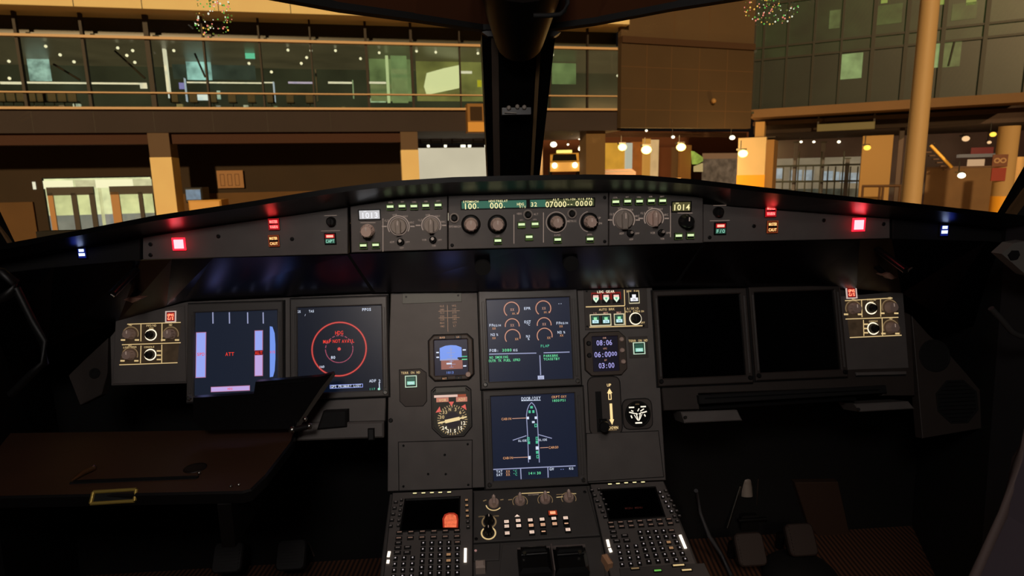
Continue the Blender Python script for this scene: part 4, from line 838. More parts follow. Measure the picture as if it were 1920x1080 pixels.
# =================================================================== TABLE ON THE LEFT
ZT = E-.45
tb = bpy.data.objects.new('folding_table', None); C.objects.link(tb); tb.location = (-.62, .93, ZT)
tag(tb, 'brown sliding table pulled out at the left with a dark flap raised behind it', 'table')
TM = Vector(tb.location)
def tp(px, py, z=ZT): return atz(px, py, z)-TM
TBR = mat('table_brown', (74, 48, 32), .5, noise=.15, scale=6, bump=.05); TBD = mat('table_edge_dark', (14, 12, 12), .4)
def up_poly(pts):                            # outline in x,y made counter-clockwise
    p = [(q.x, q.y) for q in pts]; return p if area(p) > 0 else p[::-1]
top = [tp(-120, 934), tp(455, 922), tp(472, 917), tp(500, 890), tp(548, 828), tp(556, 803), tp(300, 807), tp(-60, 812)]
d = D(); d.prism(up_poly(top), -.018, 0, TBD, .003, TBR); mk('table_top', d, tb)
d = D(); Q = [tp(135, 902), tp(365, 893), tp(368, 898), tp(130, 908)]; d.prism(up_poly(Q), .0, .0015, SEAM)
d.tube([tp(372, 896)+Vector((0, 0, .002)), tp(140, 905)+Vector((0, 0, .002))], .0022, BLK, 8); mk('paper_slot', d, tb)
d = D(); a = tp(135, 905); b = tp(176, 882); d.tube([a+Vector((0, 0, .003)), a.lerp(b, .5)+Vector((0, 0, .006)), b+Vector((0, 0, .004))], [.002, .004, .0045], mat('latch_brass', (150, 110, 70), .35, .8), 8); d.sph(b+Vector((0, 0, .006)), .0035, MET, 8); mk('clip_lever', d, tb)
d = D(); c = tp(366, 878); d.lathe(c.x, c.y, [(.0175, .0), (.0175, .0012), (.012, .0014)], mat('dark_recess', (24, 14, 10), .5), 20); d.sph(tp(374, 890)+Vector((0, 0, .003)), .003, MET, 8); mk('finger_hole', d, tb)
d = D(); a = tp(176, 926); b = tp(256, 921); F = Vector((0, -.022, -.022)); 
f0, f1 = a+Vector((0, -.0, .003)), b+Vector((0, 0, .003)); f2, f3 = b+Vector((.001, -.010, -.010)), a+Vector((0, -.010, -.010))
BR = mat('latch_yellow', (215, 185, 95), .3, .6)
for p, q in ((f0, f1), (f1, f2), (f2, f3), (f3, f0)): d.tube([p, q], .0028, BR, 8)
d.quad3(f0, f1, f2, f3, SEAM); d.quad3(f3, f2, f1, f0, SEAM); mk('edge_latch', d, tb, label='yellow metal rectangular latch on the front edge')
d = D()
for q in ((433, 914), (448, 911)): d.sph(tp(*q)+Vector((0, 0, .002)), .0026, MET, 8)
mk('corner_rivet', d, tb)
fy = 1.048; fp = [(362, 746), (440, 741), (476, 738), (479, 716), (600, 706), (624, 700), (614, 724), (556, 804), (380, 806), (362, 790)]
d = D(); FPn = [aty(x, y, fy)-TM for x, y in fp]; FLM = mat('flap_black', (11, 10, 12), .35, spec=.5)
d.slab(FPn[::-1] if (FPn[1]-FPn[0]).cross(FPn[2]-FPn[1]).y > 0 else FPn, (0, .012, 0), FLM)
d.slab([aty(x, y, fy)-TM for x, y in ((482, 721), (570, 714), (570, 716), (482, 723))], (0, -.002, 0), BLK); mk('raised_flap', d, tb)
d = D(); d.slab([aty(x, y, fy-.004)-TM for x, y in ((600, 730), (626, 697), (628, 704), (560, 803), (550, 806))], (0, .004, 0), mat('flap_edge', (62, 56, 50), .5)); mk('flap_edge_strip', d, tb)
d = D(); c0 = aty(548, 806, fy-.01)-TM; c1 = aty(580, 799, fy-.01)-TM
d.tube([c0, c1], .005, KND, 10); d.sph(c0, .007, MET, 10); d.sph(c1, .006, MET, 10); d.sph(aty(572, 786, fy-.01)-TM, .0045, MET, 8); mk('hinge', d, tb, label='bright metal hinge')
d = D(); mk_r = tp(560, 815)
for sx in (-.36, .13): d = D(); d.box(sx, -.06, -.09, sx+.02, .12, -.018, TBD, .002); mk('support_rail', d, tb)
# little ledge and bracket right of the table
t = T('panel_ledge', 'grey stepped ledge under the navigation screen', 'ledge', IP, 680, 800); d = D()
d.prism(t.L([(600, 742), (700, 740), (700, 744), (600, 746)]), 0, .004, PANEL2, .0008); d.prism(t.L([(566, 792), (722, 788), (722, 818), (560, 824)]), 0, .02, PANEL, .003); d.prism(t.L([(612, 768), (655, 766), (655, 798), (600, 803)]), 0, .026, MBLK, .003); t.part('ledge_body', d)
d = D(); x, y = t.l(700, 812); d.box(x-.006, y-.010, .02, x+.006, y+.012, .028, KND, .002); t.part('catch', d)

# =================================================================== PEDALS, FLOOR, SIDES
def pedal(nm, lab, px, py, z, w, h, m, tilt=55, g=None):
    o = bpy.data.objects.new(nm, None); C.objects.link(o); o.location = atz(px, py, z); o.rotation_euler = (R(tilt), 0, 0); tag(o, lab, 'pedal', g)
    d = D(); d.prism(rr(-w/2, -h/2, w/2, h/2, .012), 0, .014, m, .003)
    mk('foot_plate', d, o)
    d = D()
    for k in range(-4, 5): d.box(-w*.4, k*h/10-.002, .014, w*.4, k*h/10+.002, .016, m)
    mk('tread', d, o); d = D(); d.tube([(0, h*.3, 0), (0, h*.2, -.10), (0, -.01, -.12)], .011, KND, 10); mk('pedal_arm', d, o)
    return o
PDM = mat('pedal_grey', (56, 44, 40), .6)
for px, py, nm in ((1404, 1030, 'rudder pedal on the right side, inboard of the pair'), (1499, 1012, 'rudder pedal on the right side, outboard of the pair')): pedal('rudder_pedal', nm, px, py, .40, .07, .075, PDM)
for px, py, nm in ((430, 1045, 'rudder pedal under the table on the left side, outboard one'), (548, 1040, 'rudder pedal under the table on the left side, inboard one')): pedal('rudder_pedal', nm, px, py, .40, .07, .07, mat('pedal_shaded', (26, 22, 22), .6))  # left pedals in a darker copy, shade under the table painted in
def bracket(lab, px, py, z, mirror):
    o = bpy.data.objects.new('pedal_adjuster', None); C.objects.link(o); o.location = atz(px, py, z); tag(o, lab, 'mechanism'); m = mirror
    d = D(); d.tube([(0, 0, 0), (.0*m, .01, .035)], .016, KNG, 14); d.sph((0, .01, .04), .016, KNG, 12); mk('adjuster_hub', d, o)
    d = D(); d.tube([(-.02*m, 0, .03), (-.06*m, -.02, -.08)], .004, MET, 8); mk('link_rod', d, o, label='bright thin metal rod')
    d = D(); d.box(-.02, -.02, -.09, .03, .02, -.05, KND, .004); d.tube([(-.03, -.02, -.06), (.05, -.02, -.06)], .006, SCR, 8); d.tube([(.03*m, 0, .05), (.03*m, 0, -.03)], .002, MET, 6); mk('bracket', d, o)
bracket('metal pedal adjuster in the dark footwell on the right side', 1400, 930, .42, 1)
bracket('metal pedal adjuster in the dark footwell by the table on the left side', 545, 985, .40, -1)
d = D(); o = T('footwell_board', 'dark brown upright footwell board behind the right-hand pedals', 'panel', Fr((0, 1.5, 0), (1, 0, 0), (0, 0, 1)), 1560, 960)
d.prism(o.L([(1490, 905), (1572, 904), (1600, 1030), (1560, 1036), (1516, 985)]), -.02, 0, mat('footwell_brown', (64, 44, 32), .7), .002); o.part('board', d)
def struct(name, d, M=None): return mk(name, d, M=M, kind='structure')
WD = mat('sidewall_dark', (30, 28, 30), .7, noise=.1, scale=10); CEI = mat('headliner_brown', (118, 66, 32), .85, noise=.06, scale=5)
CAR = mat('ribbed_carpet', (64, 40, 26), .95)
nt = CAR.node_tree; b = nt.nodes['Principled BSDF']; tcn = nt.nodes.new('ShaderNodeTexCoord'); mp = nt.nodes.new('ShaderNodeMapping'); wv = nt.nodes.new('ShaderNodeTexWave'); rp = nt.nodes.new('ShaderNodeValToRGB')
mp.inputs['Rotation'].default_value = (0, 0, R(6)); wv.inputs['Scale'].default_value = 26; wv.inputs['Distortion'].default_value = .4
rp.color_ramp.elements[0].color = lin((30, 17, 12)); rp.color_ramp.elements[1].color = lin((112, 70, 44))
nt.links.new(tcn.outputs['Object'], mp.inputs[0]); nt.links.new(mp.outputs[0], wv.inputs['Vector']); nt.links.new(wv.outputs['Fac'], rp.inputs[0]); nt.links.new(rp.outputs[0], b.inputs['Base Color'])
d = D(); d.box(-1.25, -1.3, FZ-.06, 1.25, 1.9, FZ, CAR); struct('floor', d)
d = D(); d.box(-1.2, 1.52, FZ, 1.2, 1.55, .98, MBLK); struct('wall_bulkhead', d)
d = D(); d.box(-1.25, 1.72, 0, 1.25, 1.76, E-.12, MBLK); struct('wall_front', d)
d = D(); d.box(-1.25, -1.34, 0, 1.25, -1.30, E+1.0, WD); struct('wall_back', d)
# windscreen geometry
B0L, B0R = aty(915, 345, 1.60), aty(1012, 343, 1.60)
T0L, T0R = aty(905, 62, 1.25), aty(1040, 60, 1.25)
BL, BR_ = aty(28, 470, 1.10), aty(1893, 425, 1.14)
def plane_hit(px, py, A, B, Cc): nn = (B-A).cross(Cc-A); dd = ray(px, py); return EYE+dd*((A-EYE).dot(nn)/dd.dot(nn))
def Lh(px, py, k=0): return plane_hit(px, py, B0L, BL, T0L)-Vector((0, k, 0))
def Rh(px, py, k=0): return plane_hit(px, py, B0R, BR_, T0R)-Vector((0, k, 0))
TLL, TLR = Lh(-150, -125), Rh(2080, -118)
GLS = glass('windscreen_glass', (.93, .93, .92, 1), .025, .0)
d = D(); d.slab([B0L+Vector((0,0,-.04)), BL+Vector((-.05, 0, -.05)), TLL, T0L+Vector((0, 0, .03))], (0, .006, .002), GLS); wl = struct('window_1', d)
d = D(); d.slab([B0R+Vector((0,0,-.04)), T0R+Vector((0, 0, .03)), TLR, BR_+Vector((.05, 0, -.05))], (0, .006, .002), GLS); wr = struct('window_2', d)
# header over the windscreen
d = D(); zc = E+.62
eL = [Lh(-200, -150), Lh(150, -66), Lh(400, -14), Lh(470, 0), Lh(640, 30), Lh(780, 48), Lh(905, 66)]; eR = [Rh(1030, 64), Rh(1110, 54), Rh(1250, 28), Rh(1420, 2), Rh(1440, -2), Rh(1700, -52), Rh(2090, -128)]
edge = [p-Vector((0, .02, 0)) for p in eL]+[p-Vector((0, .02, 0)) for p in eR]
def back(p): return Vector((p.x*1.0, .35, max(zc-.08*abs(p.x), p.z+.05)))
BRM = mat('seal_black', (8, 7, 7), .7)
for i in range(len(edge)-1):
    a, b = edge[i], edge[i+1]; d.quad3(a, b, back(b), back(a), CEI)
    m1, m2 = a-Vector((0, .03, -.012)), b-Vector((0, .03, -.012))
for i in range(len(edge)-1):
    a, b = edge[i], edge[i+1]; d.slab([a, b, b+Vector((0, -.025, .0)), a+Vector((0, -.025, .0))], (0, 0, .012), BRM)
hd = struct('ceiling', d)
d = D(); d.box(-1.25, -1.34, E+.50, 1.25, .42, E+.72, CEI); struct('ceiling_rear', d)
bpy.data.objects['ceiling_rear'].name = 'ceiling.001'
d = D(); pts = [back(e) for e in edge]; 
for i in range(len(pts)-1): d.quad3(pts[i], pts[i+1], Vector((pts[i+1].x, .42, E+.72)), Vector((pts[i].x, .42, E+.72)), CEI)
d.box(-1.25, .4, E+.66, 1.25, 1.35, E+.72, CEI); struct('ceiling_front', d); bpy.data.objects['ceiling_front'].name = 'ceiling.002'
# centre post
t0 = bpy.data.objects.new('windscreen_post', None); C.objects.link(t0); t0.location = aty(963, 345, 1.58); tag(t0, 'dark centre windscreen post with a black strip down its middle', 'post'); PM = Vector(t0.location)
PST = mat('post_brown', (50, 40, 32), .5); PSD = mat('post_black', (9, 8, 8), .45)
def st(x0b, x1b, x0t, x1t, th, m, off, nm, yt=62):
    d = D(); q = [aty(x0b, 345, 1.58-off)-PM, aty(x1b, 345, 1.58-off)-PM, aty(x1t, yt, 1.23-off)-PM, aty(x0t, yt, 1.23-off)-PM]; d.slab(q, (0, th, 0), m); mk(nm, d, t0)
st(915, 1010, 903, 1042, .10, PSD, 0, 'post_body'); st(926, 938, 921, 934, .01, mat('post_grey', (98, 84, 74), .4), .012, 'side_trim'); st(940, 990, 936, 1006, .02, PSD, .02, 'centre_strip'); st(994, 999, 1008, 1016, .01, mat('post_glint', (210, 170, 120), .25, .6), .012, 'side_trim')
d = D(); q = aty(975, 62, 1.22)-PM; d.tube([aty(978, -60, 1.05)-PM, aty(975, 20, 1.12)-PM, aty(974, 74, 1.2)-PM], [.075, .058, .045], PSD, 20); mk('post_head', d, t0)
d = D(); d.slab([aty(x, y, 1.215)-PM for x, y in ((903, 60), (925, 54), (1020, 54), (1052, 60), (1040, 68), (915, 68))], (0, .03, 0), PSD); mk('seal_flange', d, t0)
o = bpy.data.objects.new('eye_reference_indicator', None); C.objects.link(o); o.location = aty(968, 206, 1.32); tag(o, 'small black fitting with tiny shiny balls halfway up the centre windscreen post', 'indicator')
OM = Vector(o.location); d = D(); d.box(-.030, -.006, -.010, .030, .03, .006, BLK, .002); mk('bracket', d, o)
for px, py in ((954, 202), (970, 200), (983, 201)): d = D(); d.sph(aty(px, py, 1.31)-OM, .0048, mat('ball_grey', (170, 160, 150), .2), 10); mk('ball', d, o)
d = D(); d.tube([aty(946, 211, 1.31)-OM, aty(968, 212, 1.31)-OM], .0012, mat('ball_grey', (170, 160, 150), .2), 6); mk('lip', d, o)
o = bpy.data.objects.new('sun_visor_rail', None); C.objects.link(o); o.location = aty(1050, 10, 1.0); tag(o, 'thin curved black rail on the headliner right of the centre post', 'rail'); OM = Vector(o.location)
d = D(); d.tube([aty(x, y, 1.0)-OM for x, y in ((1064, -10), (1064, 6), (1059, 20), (1050, 27), (1030, 29), (1000, 29))], .0035, SEAM, 8); mk('rail_tube', d, o)
# side posts and walls
def side_post(name, lab, pts, glint):
    o = bpy.data.objects.new(name, None); C.objects.link(o); b0 = pts[0][0]; o.location = b0; tag(o, lab, 'post'); OM = Vector(b0)
    d = D(); d.slab([p-OM for p in pts[0]], (.04 if b0.x > 0 else -.04, 0, 0), PSD); mk('post_body', d, o); d = D(); d.slab([p-OM for p in glint], (0, .006, 0), mat('post_side_trim', (120, 90, 60), .4)); mk('trim_strip', d, o)
def A1(px, py, y): return aty(px, py, y)
side_post('side_window_post', 'black slanting window post at the far left edge', [[A1(32, 462, 1.02), A1(-70, 470, 1.02), A1(-330, -160, .86), A1(-180, -160, .86), A1(-2, 392, 1.0)]], [A1(20, 458, 1.01), A1(15, 458, 1.01), A1(-36, 376, 1.0), A1(-33, 376, 1.0)])
side_post('side_window_post', 'black slanting window post with a brown strip at the far right edge', [[A1(1866, 406, 1.04), A1(1890, 412, 1.04), A1(1996, 250, 1.0), A1(2180, -140, .88), A1(2100, -140, .88), A1(1922, 308, 1.0)]], [A1(1882, 412, 1.03), A1(1900, 412, 1.03), A1(1968, 318, 1.01), A1(1936, 330, 1.01)])
for s_, nm in ((-1, 'left'), (1, 'right')):
    a = A1(-66, 480, 1.03) if s_ < 0 else A1(1888, 414, 1.05)
    b = A1(-330, -160, .86) if s_ < 0 else A1(2180, -140, .88)
    X = 1.22*s_; P = [Vector((a.x, a.y, a.z)), Vector((a.x+.06*s_, a.y, 0)), Vector((X, -1.32, 0)), Vector((X, -1.32, E+.72)), Vector((b.x+.05*s_, b.y, E+.72)), Vector((b.x, b.y, b.z))]
    d = D(); d.slab(P, (.04*s_, 0, 0), WD)
    q = [Vector((a.x, a.y+.0, a.z)), Vector((a.x+.06*s_, a.y, 0)), Vector((1.25*s_, 1.76, 0)), Vector((1.25*s_, 1.76, a.z-.35))]; d.slab(q, (.04*s_, 0, 0), MBLK)
    struct('wall_'+nm, d)
# left and right dark fittings on the side consoles
o = bpy.data.objects.new('window_handle', None); C.objects.link(o); o.location = A1(1905, 480, .9); tag(o, 'grey handle with an oval hole on the right side wall below the window', 'handle'); OM = Vector(o.location)
HG2 = mat('rail_dark_grey', (62, 60, 58), .5); HG = mat('handle_grey', (120, 116, 110), .5); d = D()
op = [(1878, 476), (1900, 456), (1925, 452), (1990, 480), (1990, 540), (1925, 516)]; ip = [(1892, 479), (1900, 470), (1910, 470), (1913, 478), (1908, 486), (1897, 488)]
d.slab([A1(x, y, .9)-OM for x, y in op], (0, .02, 0), HG); mk('handle_plate', d, o); d = D(); d.slab([A1(x, y, .897)-OM for x, y in ip], (0, .004, 0), SEAM); mk('grip_hole', d, o)
o = bpy.data.objects.new('console_rail', None); C.objects.link(o); o.location = A1(1880, 600, .9); tag(o, 'bent grey rail on the right side wall below the handle', 'rail'); OM = Vector(o.location)
d = D(); d.tube([A1(x, y, .9)-OM for x, y in ((1858, 578), (1875, 596), (1897, 622), (1912, 630), (1960, 636))], .0045, HG2, 10); mk('rail_tube', d, o)
o = bpy.data.objects.new('window_handle', None); C.objects.link(o); o.location = A1(10, 540, .85); tag(o, 'dark looped handle on the left side wall below the window', 'handle'); OM = Vector(o.location)
d = D(); d.tube([A1(x, y, .85)-OM for x, y in ((-40, 500), (5, 512), (28, 530), (30, 542), (10, 556), (-40, 575))], .006, mat('handle_dark', (13, 12, 12), .5), 10); mk('handle_loop', d, o)
d = D(); d.tube([A1(x, y, .85)-OM for x, y in ((30, 540), (60, 600), (80, 640), (84, 680), (60, 700), (20, 740))], .005, mat('handle_darker', (7, 7, 7), .5), 10); mk('guide_rail', d, o)
for lab, pts in (('small pale lever tip under the left end of the glareshield', ((208, 552), (214, 556))), ('small pale lever tip under the right end of the glareshield', ((1702, 508), (1710, 502)))):
    o = bpy.data.objects.new('lever_tip', None); C.objects.link(o); p = A1(*pts[0], 1.0); o.location = p; tag(o, lab, 'lever'); d = D(); d.tube([(0, 0, 0), A1(*pts[1], 1.0)-p], .002, MET, 8); mk('tip', d, o); d = D(); d.tube([(0, .004, 0), (0, .09, .03)], .006, BLK, 8); mk('stem', d, o)
for lab, pts in (('pinkish metal bracket under the left end of the glareshield', [(232, 562), (240, 558), (266, 559), (248, 568)]), ('pinkish metal bracket under the right end of the glareshield', [(1655, 516), (1668, 511), (1682, 521), (1672, 524)])):
    o = bpy.data.objects.new('air_vent_bracket', None); C.objects.link(o); p = A1(*pts[0], 1.09); o.location = p; tag(o, lab, 'bracket'); d = D(); d.slab([A1(x, y, 1.09)-p for x, y in pts], (0, .02, 0), mat('bracket_pink', (150, 110, 92), .5)); mk('plate', d, o); d = D(); d.tube([(0.01, .01, 0), (.01, .08, .03)], .006, BLK, 8); mk('stem', d, o)
# seat back corner lower right
o = bpy.data.objects.new('seat', None); C.objects.link(o); o.location = (.62, .10, 0); tag(o, 'purple-grey edge of the right-hand seat at the lower right corner', 'seat'); OM = Vector(o.location)
d = D(); ST = mat('seat_purple_grey', (74, 64, 72), .85, noise=.05, scale=8)
P = [A1(1822, 1085, .50)-OM, A1(1880, 960, .505)-OM, A1(1905, 860, .51)-OM, A1(1930, 790, .515)-OM, A1(2150, 780, .515)-OM, A1(2150, 1400, .40)-OM, A1(1740, 1400, .40)-OM]
d.slab(P, (0, -.10, 0), ST); mk('backrest', d, o)
d = D(); d.tube([p+Vector((0, -.002, 0)) for p in P[:4]], .0045, mat('seat_piping', (92, 76, 72), .7), 8); mk('piping', d, o)
d = D(); d.box(.02, -.45, .40, .30, -.02, .50, ST, .02); mk('seat_cushion', d, o); d = D(); d.box(.08, -.35, FZ, .24, -.1, .40, KND, .01); mk('seat_base', d, o)
o = bpy.data.objects.new('seat_rail', None); C.objects.link(o); o.location = atz(1330, 1000, .25); tag(o, 'thin curved conduit running down beside the pedestal on the right', 'conduit'); OM = Vector(o.location)
d = D(); d.tube([atz(1305, 920, .55)-OM, atz(1312, 960, .45)-OM, atz(1330, 1005, .42)-OM, atz(1352, 1040, .34)-OM, atz(1372, 1080, .32)-OM], .005, mat('conduit_grey', (70, 70, 74), .5), 8); mk('tube', d, o)
o = bpy.data.objects.new('foot_switch', None); C.objects.link(o); o.location = atz(1500, 1080, FZ+.01); tag(o, 'dark rounded hump on the ribbed carpet at the bottom edge', 'floor fitting'); d = D(); d.sph((0, 0, 0), .09, MBLK, 20, .5); mk('cover', d, o)

# =================================================================== GLINTS PAINTED ON THE GLASS
DC = [emi('glint_'+n_, c_, 1.) for n_, c_ in (('white', (225, 225, 200)), ('green', (90, 170, 70)), ('gold', (230, 180, 80)), ('pink', (225, 130, 110)), ('olive', (90, 100, 40)))]
def glints(lab, cx, cy, w, h, side, n, seed):  # self-glowing dots stand for lamp reflections in the windscreen
    random.seed(seed); d = D(); c = (Lh if side < 0 else Rh)(cx, cy, .006)
    for i in range(n):
        a = random.random()*2*pi; r = math.sqrt(random.random()); px = cx+w*r*cos(a); py = cy+h*r*sin(a)
        p = (Lh if side < 0 else Rh)(px, py, .006)-c; d.sph(p, random.choice((.0009, .0012, .0016)), random.choice(DC), 6)
    o = mk('glass_glints', d, label=lab, cat='dots', kind='stuff'); o.location = c
glints('cluster of tiny glowing reflection dots on the left windscreen', 402, 30, 36, 48, -1, 120, 3)
glints('cluster of tiny glowing reflection dots on the right windscreen', 1442, 18, 52, 30, 1, 110, 5)

# =================================================================== INTERIOR LIGHT
def lamp(nm, kind, loc, col, pw, size=.2, tgt=None, spot=None):
    l = bpy.data.lights.new(nm, kind); l.color = col; l.energy = pw; l.specular_factor = .0 if nm in ('footwell_fill', 'standby_fill', 'panel_fill', 'overhead_fill') else 1.  # the added fills cast no highlights
    if kind == 'AREA': l.size = size
    elif kind in ('POINT', 'SPOT'): l.shadow_soft_size = size
    if spot: l.spot_size = R(spot[0]); l.spot_blend = spot[1]
    o = bpy.data.objects.new(nm, l); C.objects.link(o); o.location = loc
    if tgt is not None: o.rotation_euler = (Vector(tgt)-Vector(loc)).to_track_quat('-Z', 'Y').to_euler()
    return o
lamp('overhead_fill', 'AREA', (-.25, -.3, E+.46), (1, .92, .86), 6., .25, (-.15, 1.1, E-.35))  # unseen fill added above, lights the whole panel
lamp('standby_fill', 'SPOT', (-.3, .1, E+.4), (1, .78, .6), 8., .04, (-.19, 1.16, E-.27), (20, 1.))  # added warm fill on the standby instruments
lamp('panel_fill', 'SPOT', (0, .2, E+.42), (1, .9, .82), 4., .04, (0, 1.068, E-.07), (66, 1.))  # added fill for the glareshield face, no visible fitting
lamp('footwell_fill', 'SPOT', (.50, .55, .90), (1, .76, .55), 3., .05, (.55, 1.1, 0), (100, .8))  # added fill that brings out the carpet and pedals
# =================================================================== OUTSIDE: AIRPORT TERMINAL AT NIGHT
def dray(px, py, dep): return EYE+ray(px, py)*dep
def wall_frame(pa, da, pb, db):
    a = dray(*pa, da); b = dray(*pb, db); a.z = G; b.z = G; return Fr(a, b-a, (0, 0, 1))
FL = wall_frame((0, 358), 30, (900, 331), 34.7)
MB = wall_frame((1165, 325), 35.6, (1405, 318), 38.5)
RB = wall_frame((1410, 318), 39.5, (1920, 304), 33)
class Bd:                                    # a building in its own wall frame
    def __init__(s, name, label, F, cat='building'):
        s.F = F; s.o = bpy.data.objects.new(name, None); C.objects.link(s.o); s.o.matrix_world = F.M(); tag(s.o, label, cat)
    def u(s, px, py, c=0): return s.F.uv(px, py, c)
    def bx(s, d, p0, p1, c0, c1, m, c=None, ch=0):       # box between the photo corners, measured on the plane at depth c
        c = c1 if c is None else c; a = s.u(*p0, c); b = s.u(*p1, c); d.box(a[0], a[1], c0, b[0], b[1], c1, m, ch)
    def part(s, n, d, parent=None, label=None, loc=None): return mk(n, d, parent or s.o, loc, label)
FASC = mat('fascia_cream', (255, 230, 172), .7, noise=.04, scale=.6); SLABM = mat('slab_brown', (52, 42, 44), .8, noise=.08, scale=.5); RAILM = mat('rail_cream', (215, 180, 140), .5)
WALLB = mat('wall_brown', (92, 66, 40), .85, noise=.1, scale=.4); MULL = mat('mullion_dark', (36, 24, 18), .6); COL_LIT = mat('column_floodlit', (255, 225, 165), .75, noise=.04, scale=1.); COL_SHADE = mat('column_shaded', (104, 84, 68), .8)
SOF = mat('soffit_dark', (36, 22, 14), .9); GFL = glass('facade_glass', (.93, .93, .87, 1), .03, .03)
INT = emi('interior_wall_dim', (52, 54, 38), 1., noise=.3, scale=.35); INTC = emi('interior_ceiling_dim', (66, 60, 42), 1., noise=.25, scale=.4); INTG = emi('interior_green', (112, 132, 84), 1., noise=.4, scale=.7); INTD = emi('interior_dark', (26, 24, 16), 1.)  # concourse surfaces glow by themselves in place of room lighting
STRIP = emi('light_strip', (235, 232, 205), 1.1); DOWN = emi('downlight', (240, 235, 200), 1.5); COOL = emi('cool_glow', (150, 185, 175), 1., noise=.5, scale=2.5)
b = Bd('terminal_building', 'long glass-fronted terminal with orange roof fascia and lit upper floor, across the left and centre', FL)
# heights on the facade
def hz(px, py, c=0): return FL.uv(px, py, c)[1]
uL = FL.uv(-420, 358)[0]; uR = FL.uv(1162, 325)[0]
zF0 = hz(0, 20); zF1 = zF0+2.6; zR1 = hz(0, 66); zR2 = hz(0, 173); zR3 = hz(0, 203); zS0 = hz(0, 250); zS1 = hz(0, 272)
d = D(); d.box(uL, zF0, -1.2, uR, zF1, 1.2, FASC, .02)
for px in (139, 267, 410, 545, 700): x = FL.uv(px, 20, 1.2)[0]; d.box(x-.015, zF0, 1.2, x+.015, zF1, 1.21, MULL)
b.part('roof_fascia', d)
d = D(); d.box(uL, zR1+.2, -1.3, uR, zF0, -.8, mat('clerestory', (52, 50, 36), .4)); b.part('clerestory_band', d)
for nm, z, h in (('top_rail', zR1, .13), ('middle_rail', zR2, .07), ('bottom_rail', zR3, .12)): d = D(); d.box(uL, z-h/2, 0, uR, z+h/2, .25, RAILM, .01); b.part(nm, d)
mx = [40, 162, 282, 386, 490, 585, 688, 772, 862, 912, 1030, 1101, 1163]
for i, px in enumerate(mx):
    x = FL.uv(px, 120)[0]; w = .22 if px in (282,) else (.13 if px in (40, 162, 772, 688) else .08); d = D(); d.box(x-w/2, zR3, -.12, x+w/2, zF0, .12, MULL); b.part('mullion', d)
    if i+1 < len(mx):
        x2 = FL.uv(mx[i+1], 120)[0]; d = D(); d.box(x+.06, zR3+.06, -.03, x2-.06, zR1-.05, -.015, GFL); b.part('window_pane', d)
x2 = FL.uv(40, 120)[0]; d = D(); d.box(uL, zR3+.06, -.03, x2-.07, zR1-.05, -.015, GFL); b.part('window_pane', d)
# concourse behind the glass
DP = -9
d = D(); d.box(uL, zR3-.15, DP, uR+9, zR3-.02, -.6, mat('concourse_floor', (70, 70, 60), .3)); b.part('concourse_floor', d)
d = D(); d.box(uL, zR1+.15, DP, uR+9, zR1+.3, -.6, INTC); b.part('concourse_ceiling', d)
d = D(); d.box(uL, zR3, DP-.2, uR+9, zR1+.2, DP, INT); b.part('concourse_back_wall', d)
def cb(d, x0, y0, x1, y1, c, m, th=.05): b.bx(d, (x0, y0), (x1, y1), c-th, c, m)
d = D()
cb(d, 690, 90, 775, 190, -5, INTG); cb(d, 778, 84, 912, 190, -5.5, emi('interior_bright_green', (120, 122, 66), 1., noise=.4, scale=.6)); cb(d, 1035, 118, 1080, 158, -5, INTG, .05); b.part('partition_wall', d)
d = D(); P = [FL.uv(x, y, -5.3) for x, y in ((795, 162), (800, 137), (832, 128), (861, 122), (861, 165), (800, 178))]
d.prism(P, -5.35, -5.3, emi('interior_glow', (225, 232, 175), 1.2)); P = [FL.uv(x, y, -5.2) for x, y in ((700, 170), (724, 172), (724, 192), (692, 192))]; d.prism(P, -5.25, -5.2, emi('shop_pale', (175, 205, 165), 1., noise=.3, scale=3)); b.part('lit_counter', d)
d = D(); cb(d, 45, 80, 97, 152, -7, COOL); cb(d, 345, 88, 398, 150, -7, emi('cool_window', (150, 200, 195), 1., noise=.7, scale=1.2)); cb(d, 320, 100, 480, 150, -8, emi('interior_teal', (56, 66, 56), 1., noise=.3, scale=1.)); b.part('cool_lit_panel', d)
for x0, y0, x1, y1, m in ((0, 153, 43, 158, STRIP), (48, 153, 275, 158.5, STRIP), (262, 158, 276, 166, STRIP), (350, 153, 490, 157, STRIP), (492, 153.5, 514, 156, STRIP), (540, 153, 588, 157, emi('strip_violet', (190, 180, 215), 1.)), (615, 153, 660, 157, STRIP), (690, 153, 724, 157, STRIP), (862, 133, 885, 138, STRIP), (335, 155, 346, 167, emi('sign_blue', (80, 100, 200), 1.))):
    d = D(); cb(d, x0, y0, x1, y1, -3.4, m); b.part('light_strip', d)
d = D(); cb(d, 459, 96, 478, 110, -4, emi('exit_sign', (110, 215, 175), 1.1)); b.part('green_exit_sign', d)
for x0, y0, x1, y1, m in ((308, 86, 313, 172, STRIP), (345, 146, 349, 190, emi('post_bluewhite', (175, 195, 215), 1.)), (511, 153, 516, 192, emi('post_bluewhite', (175, 195, 215), 1.)), (660, 150, 664, 184, emi('post_green', (130, 160, 120), 1.)), (722, 104, 732, 192, emi('column_glow', (205, 225, 165), 1.)), (732, 104, 766, 192, emi('column_green', (120, 145, 95), 1., noise=.25, scale=1.)), (590, 130, 597, 190, INTD)):
    d = D(); cb(d, x0, y0, x1, y1, -3.2, m, .3); b.part('interior_column', d)
d = D()
for (x0, y0, x1, y1) in ((100, 120, 150, 150), (215, 95, 272, 147), (365, 100, 385, 145)): a = FL.uv(x0, y0, -2.5); c = FL.uv(x1, y1, -2.5); d.tube([(a[0], a[1], -2.5), (c[0], c[1], -2.5)], .05, MULL, 6)
b.part('roof_brace', d)
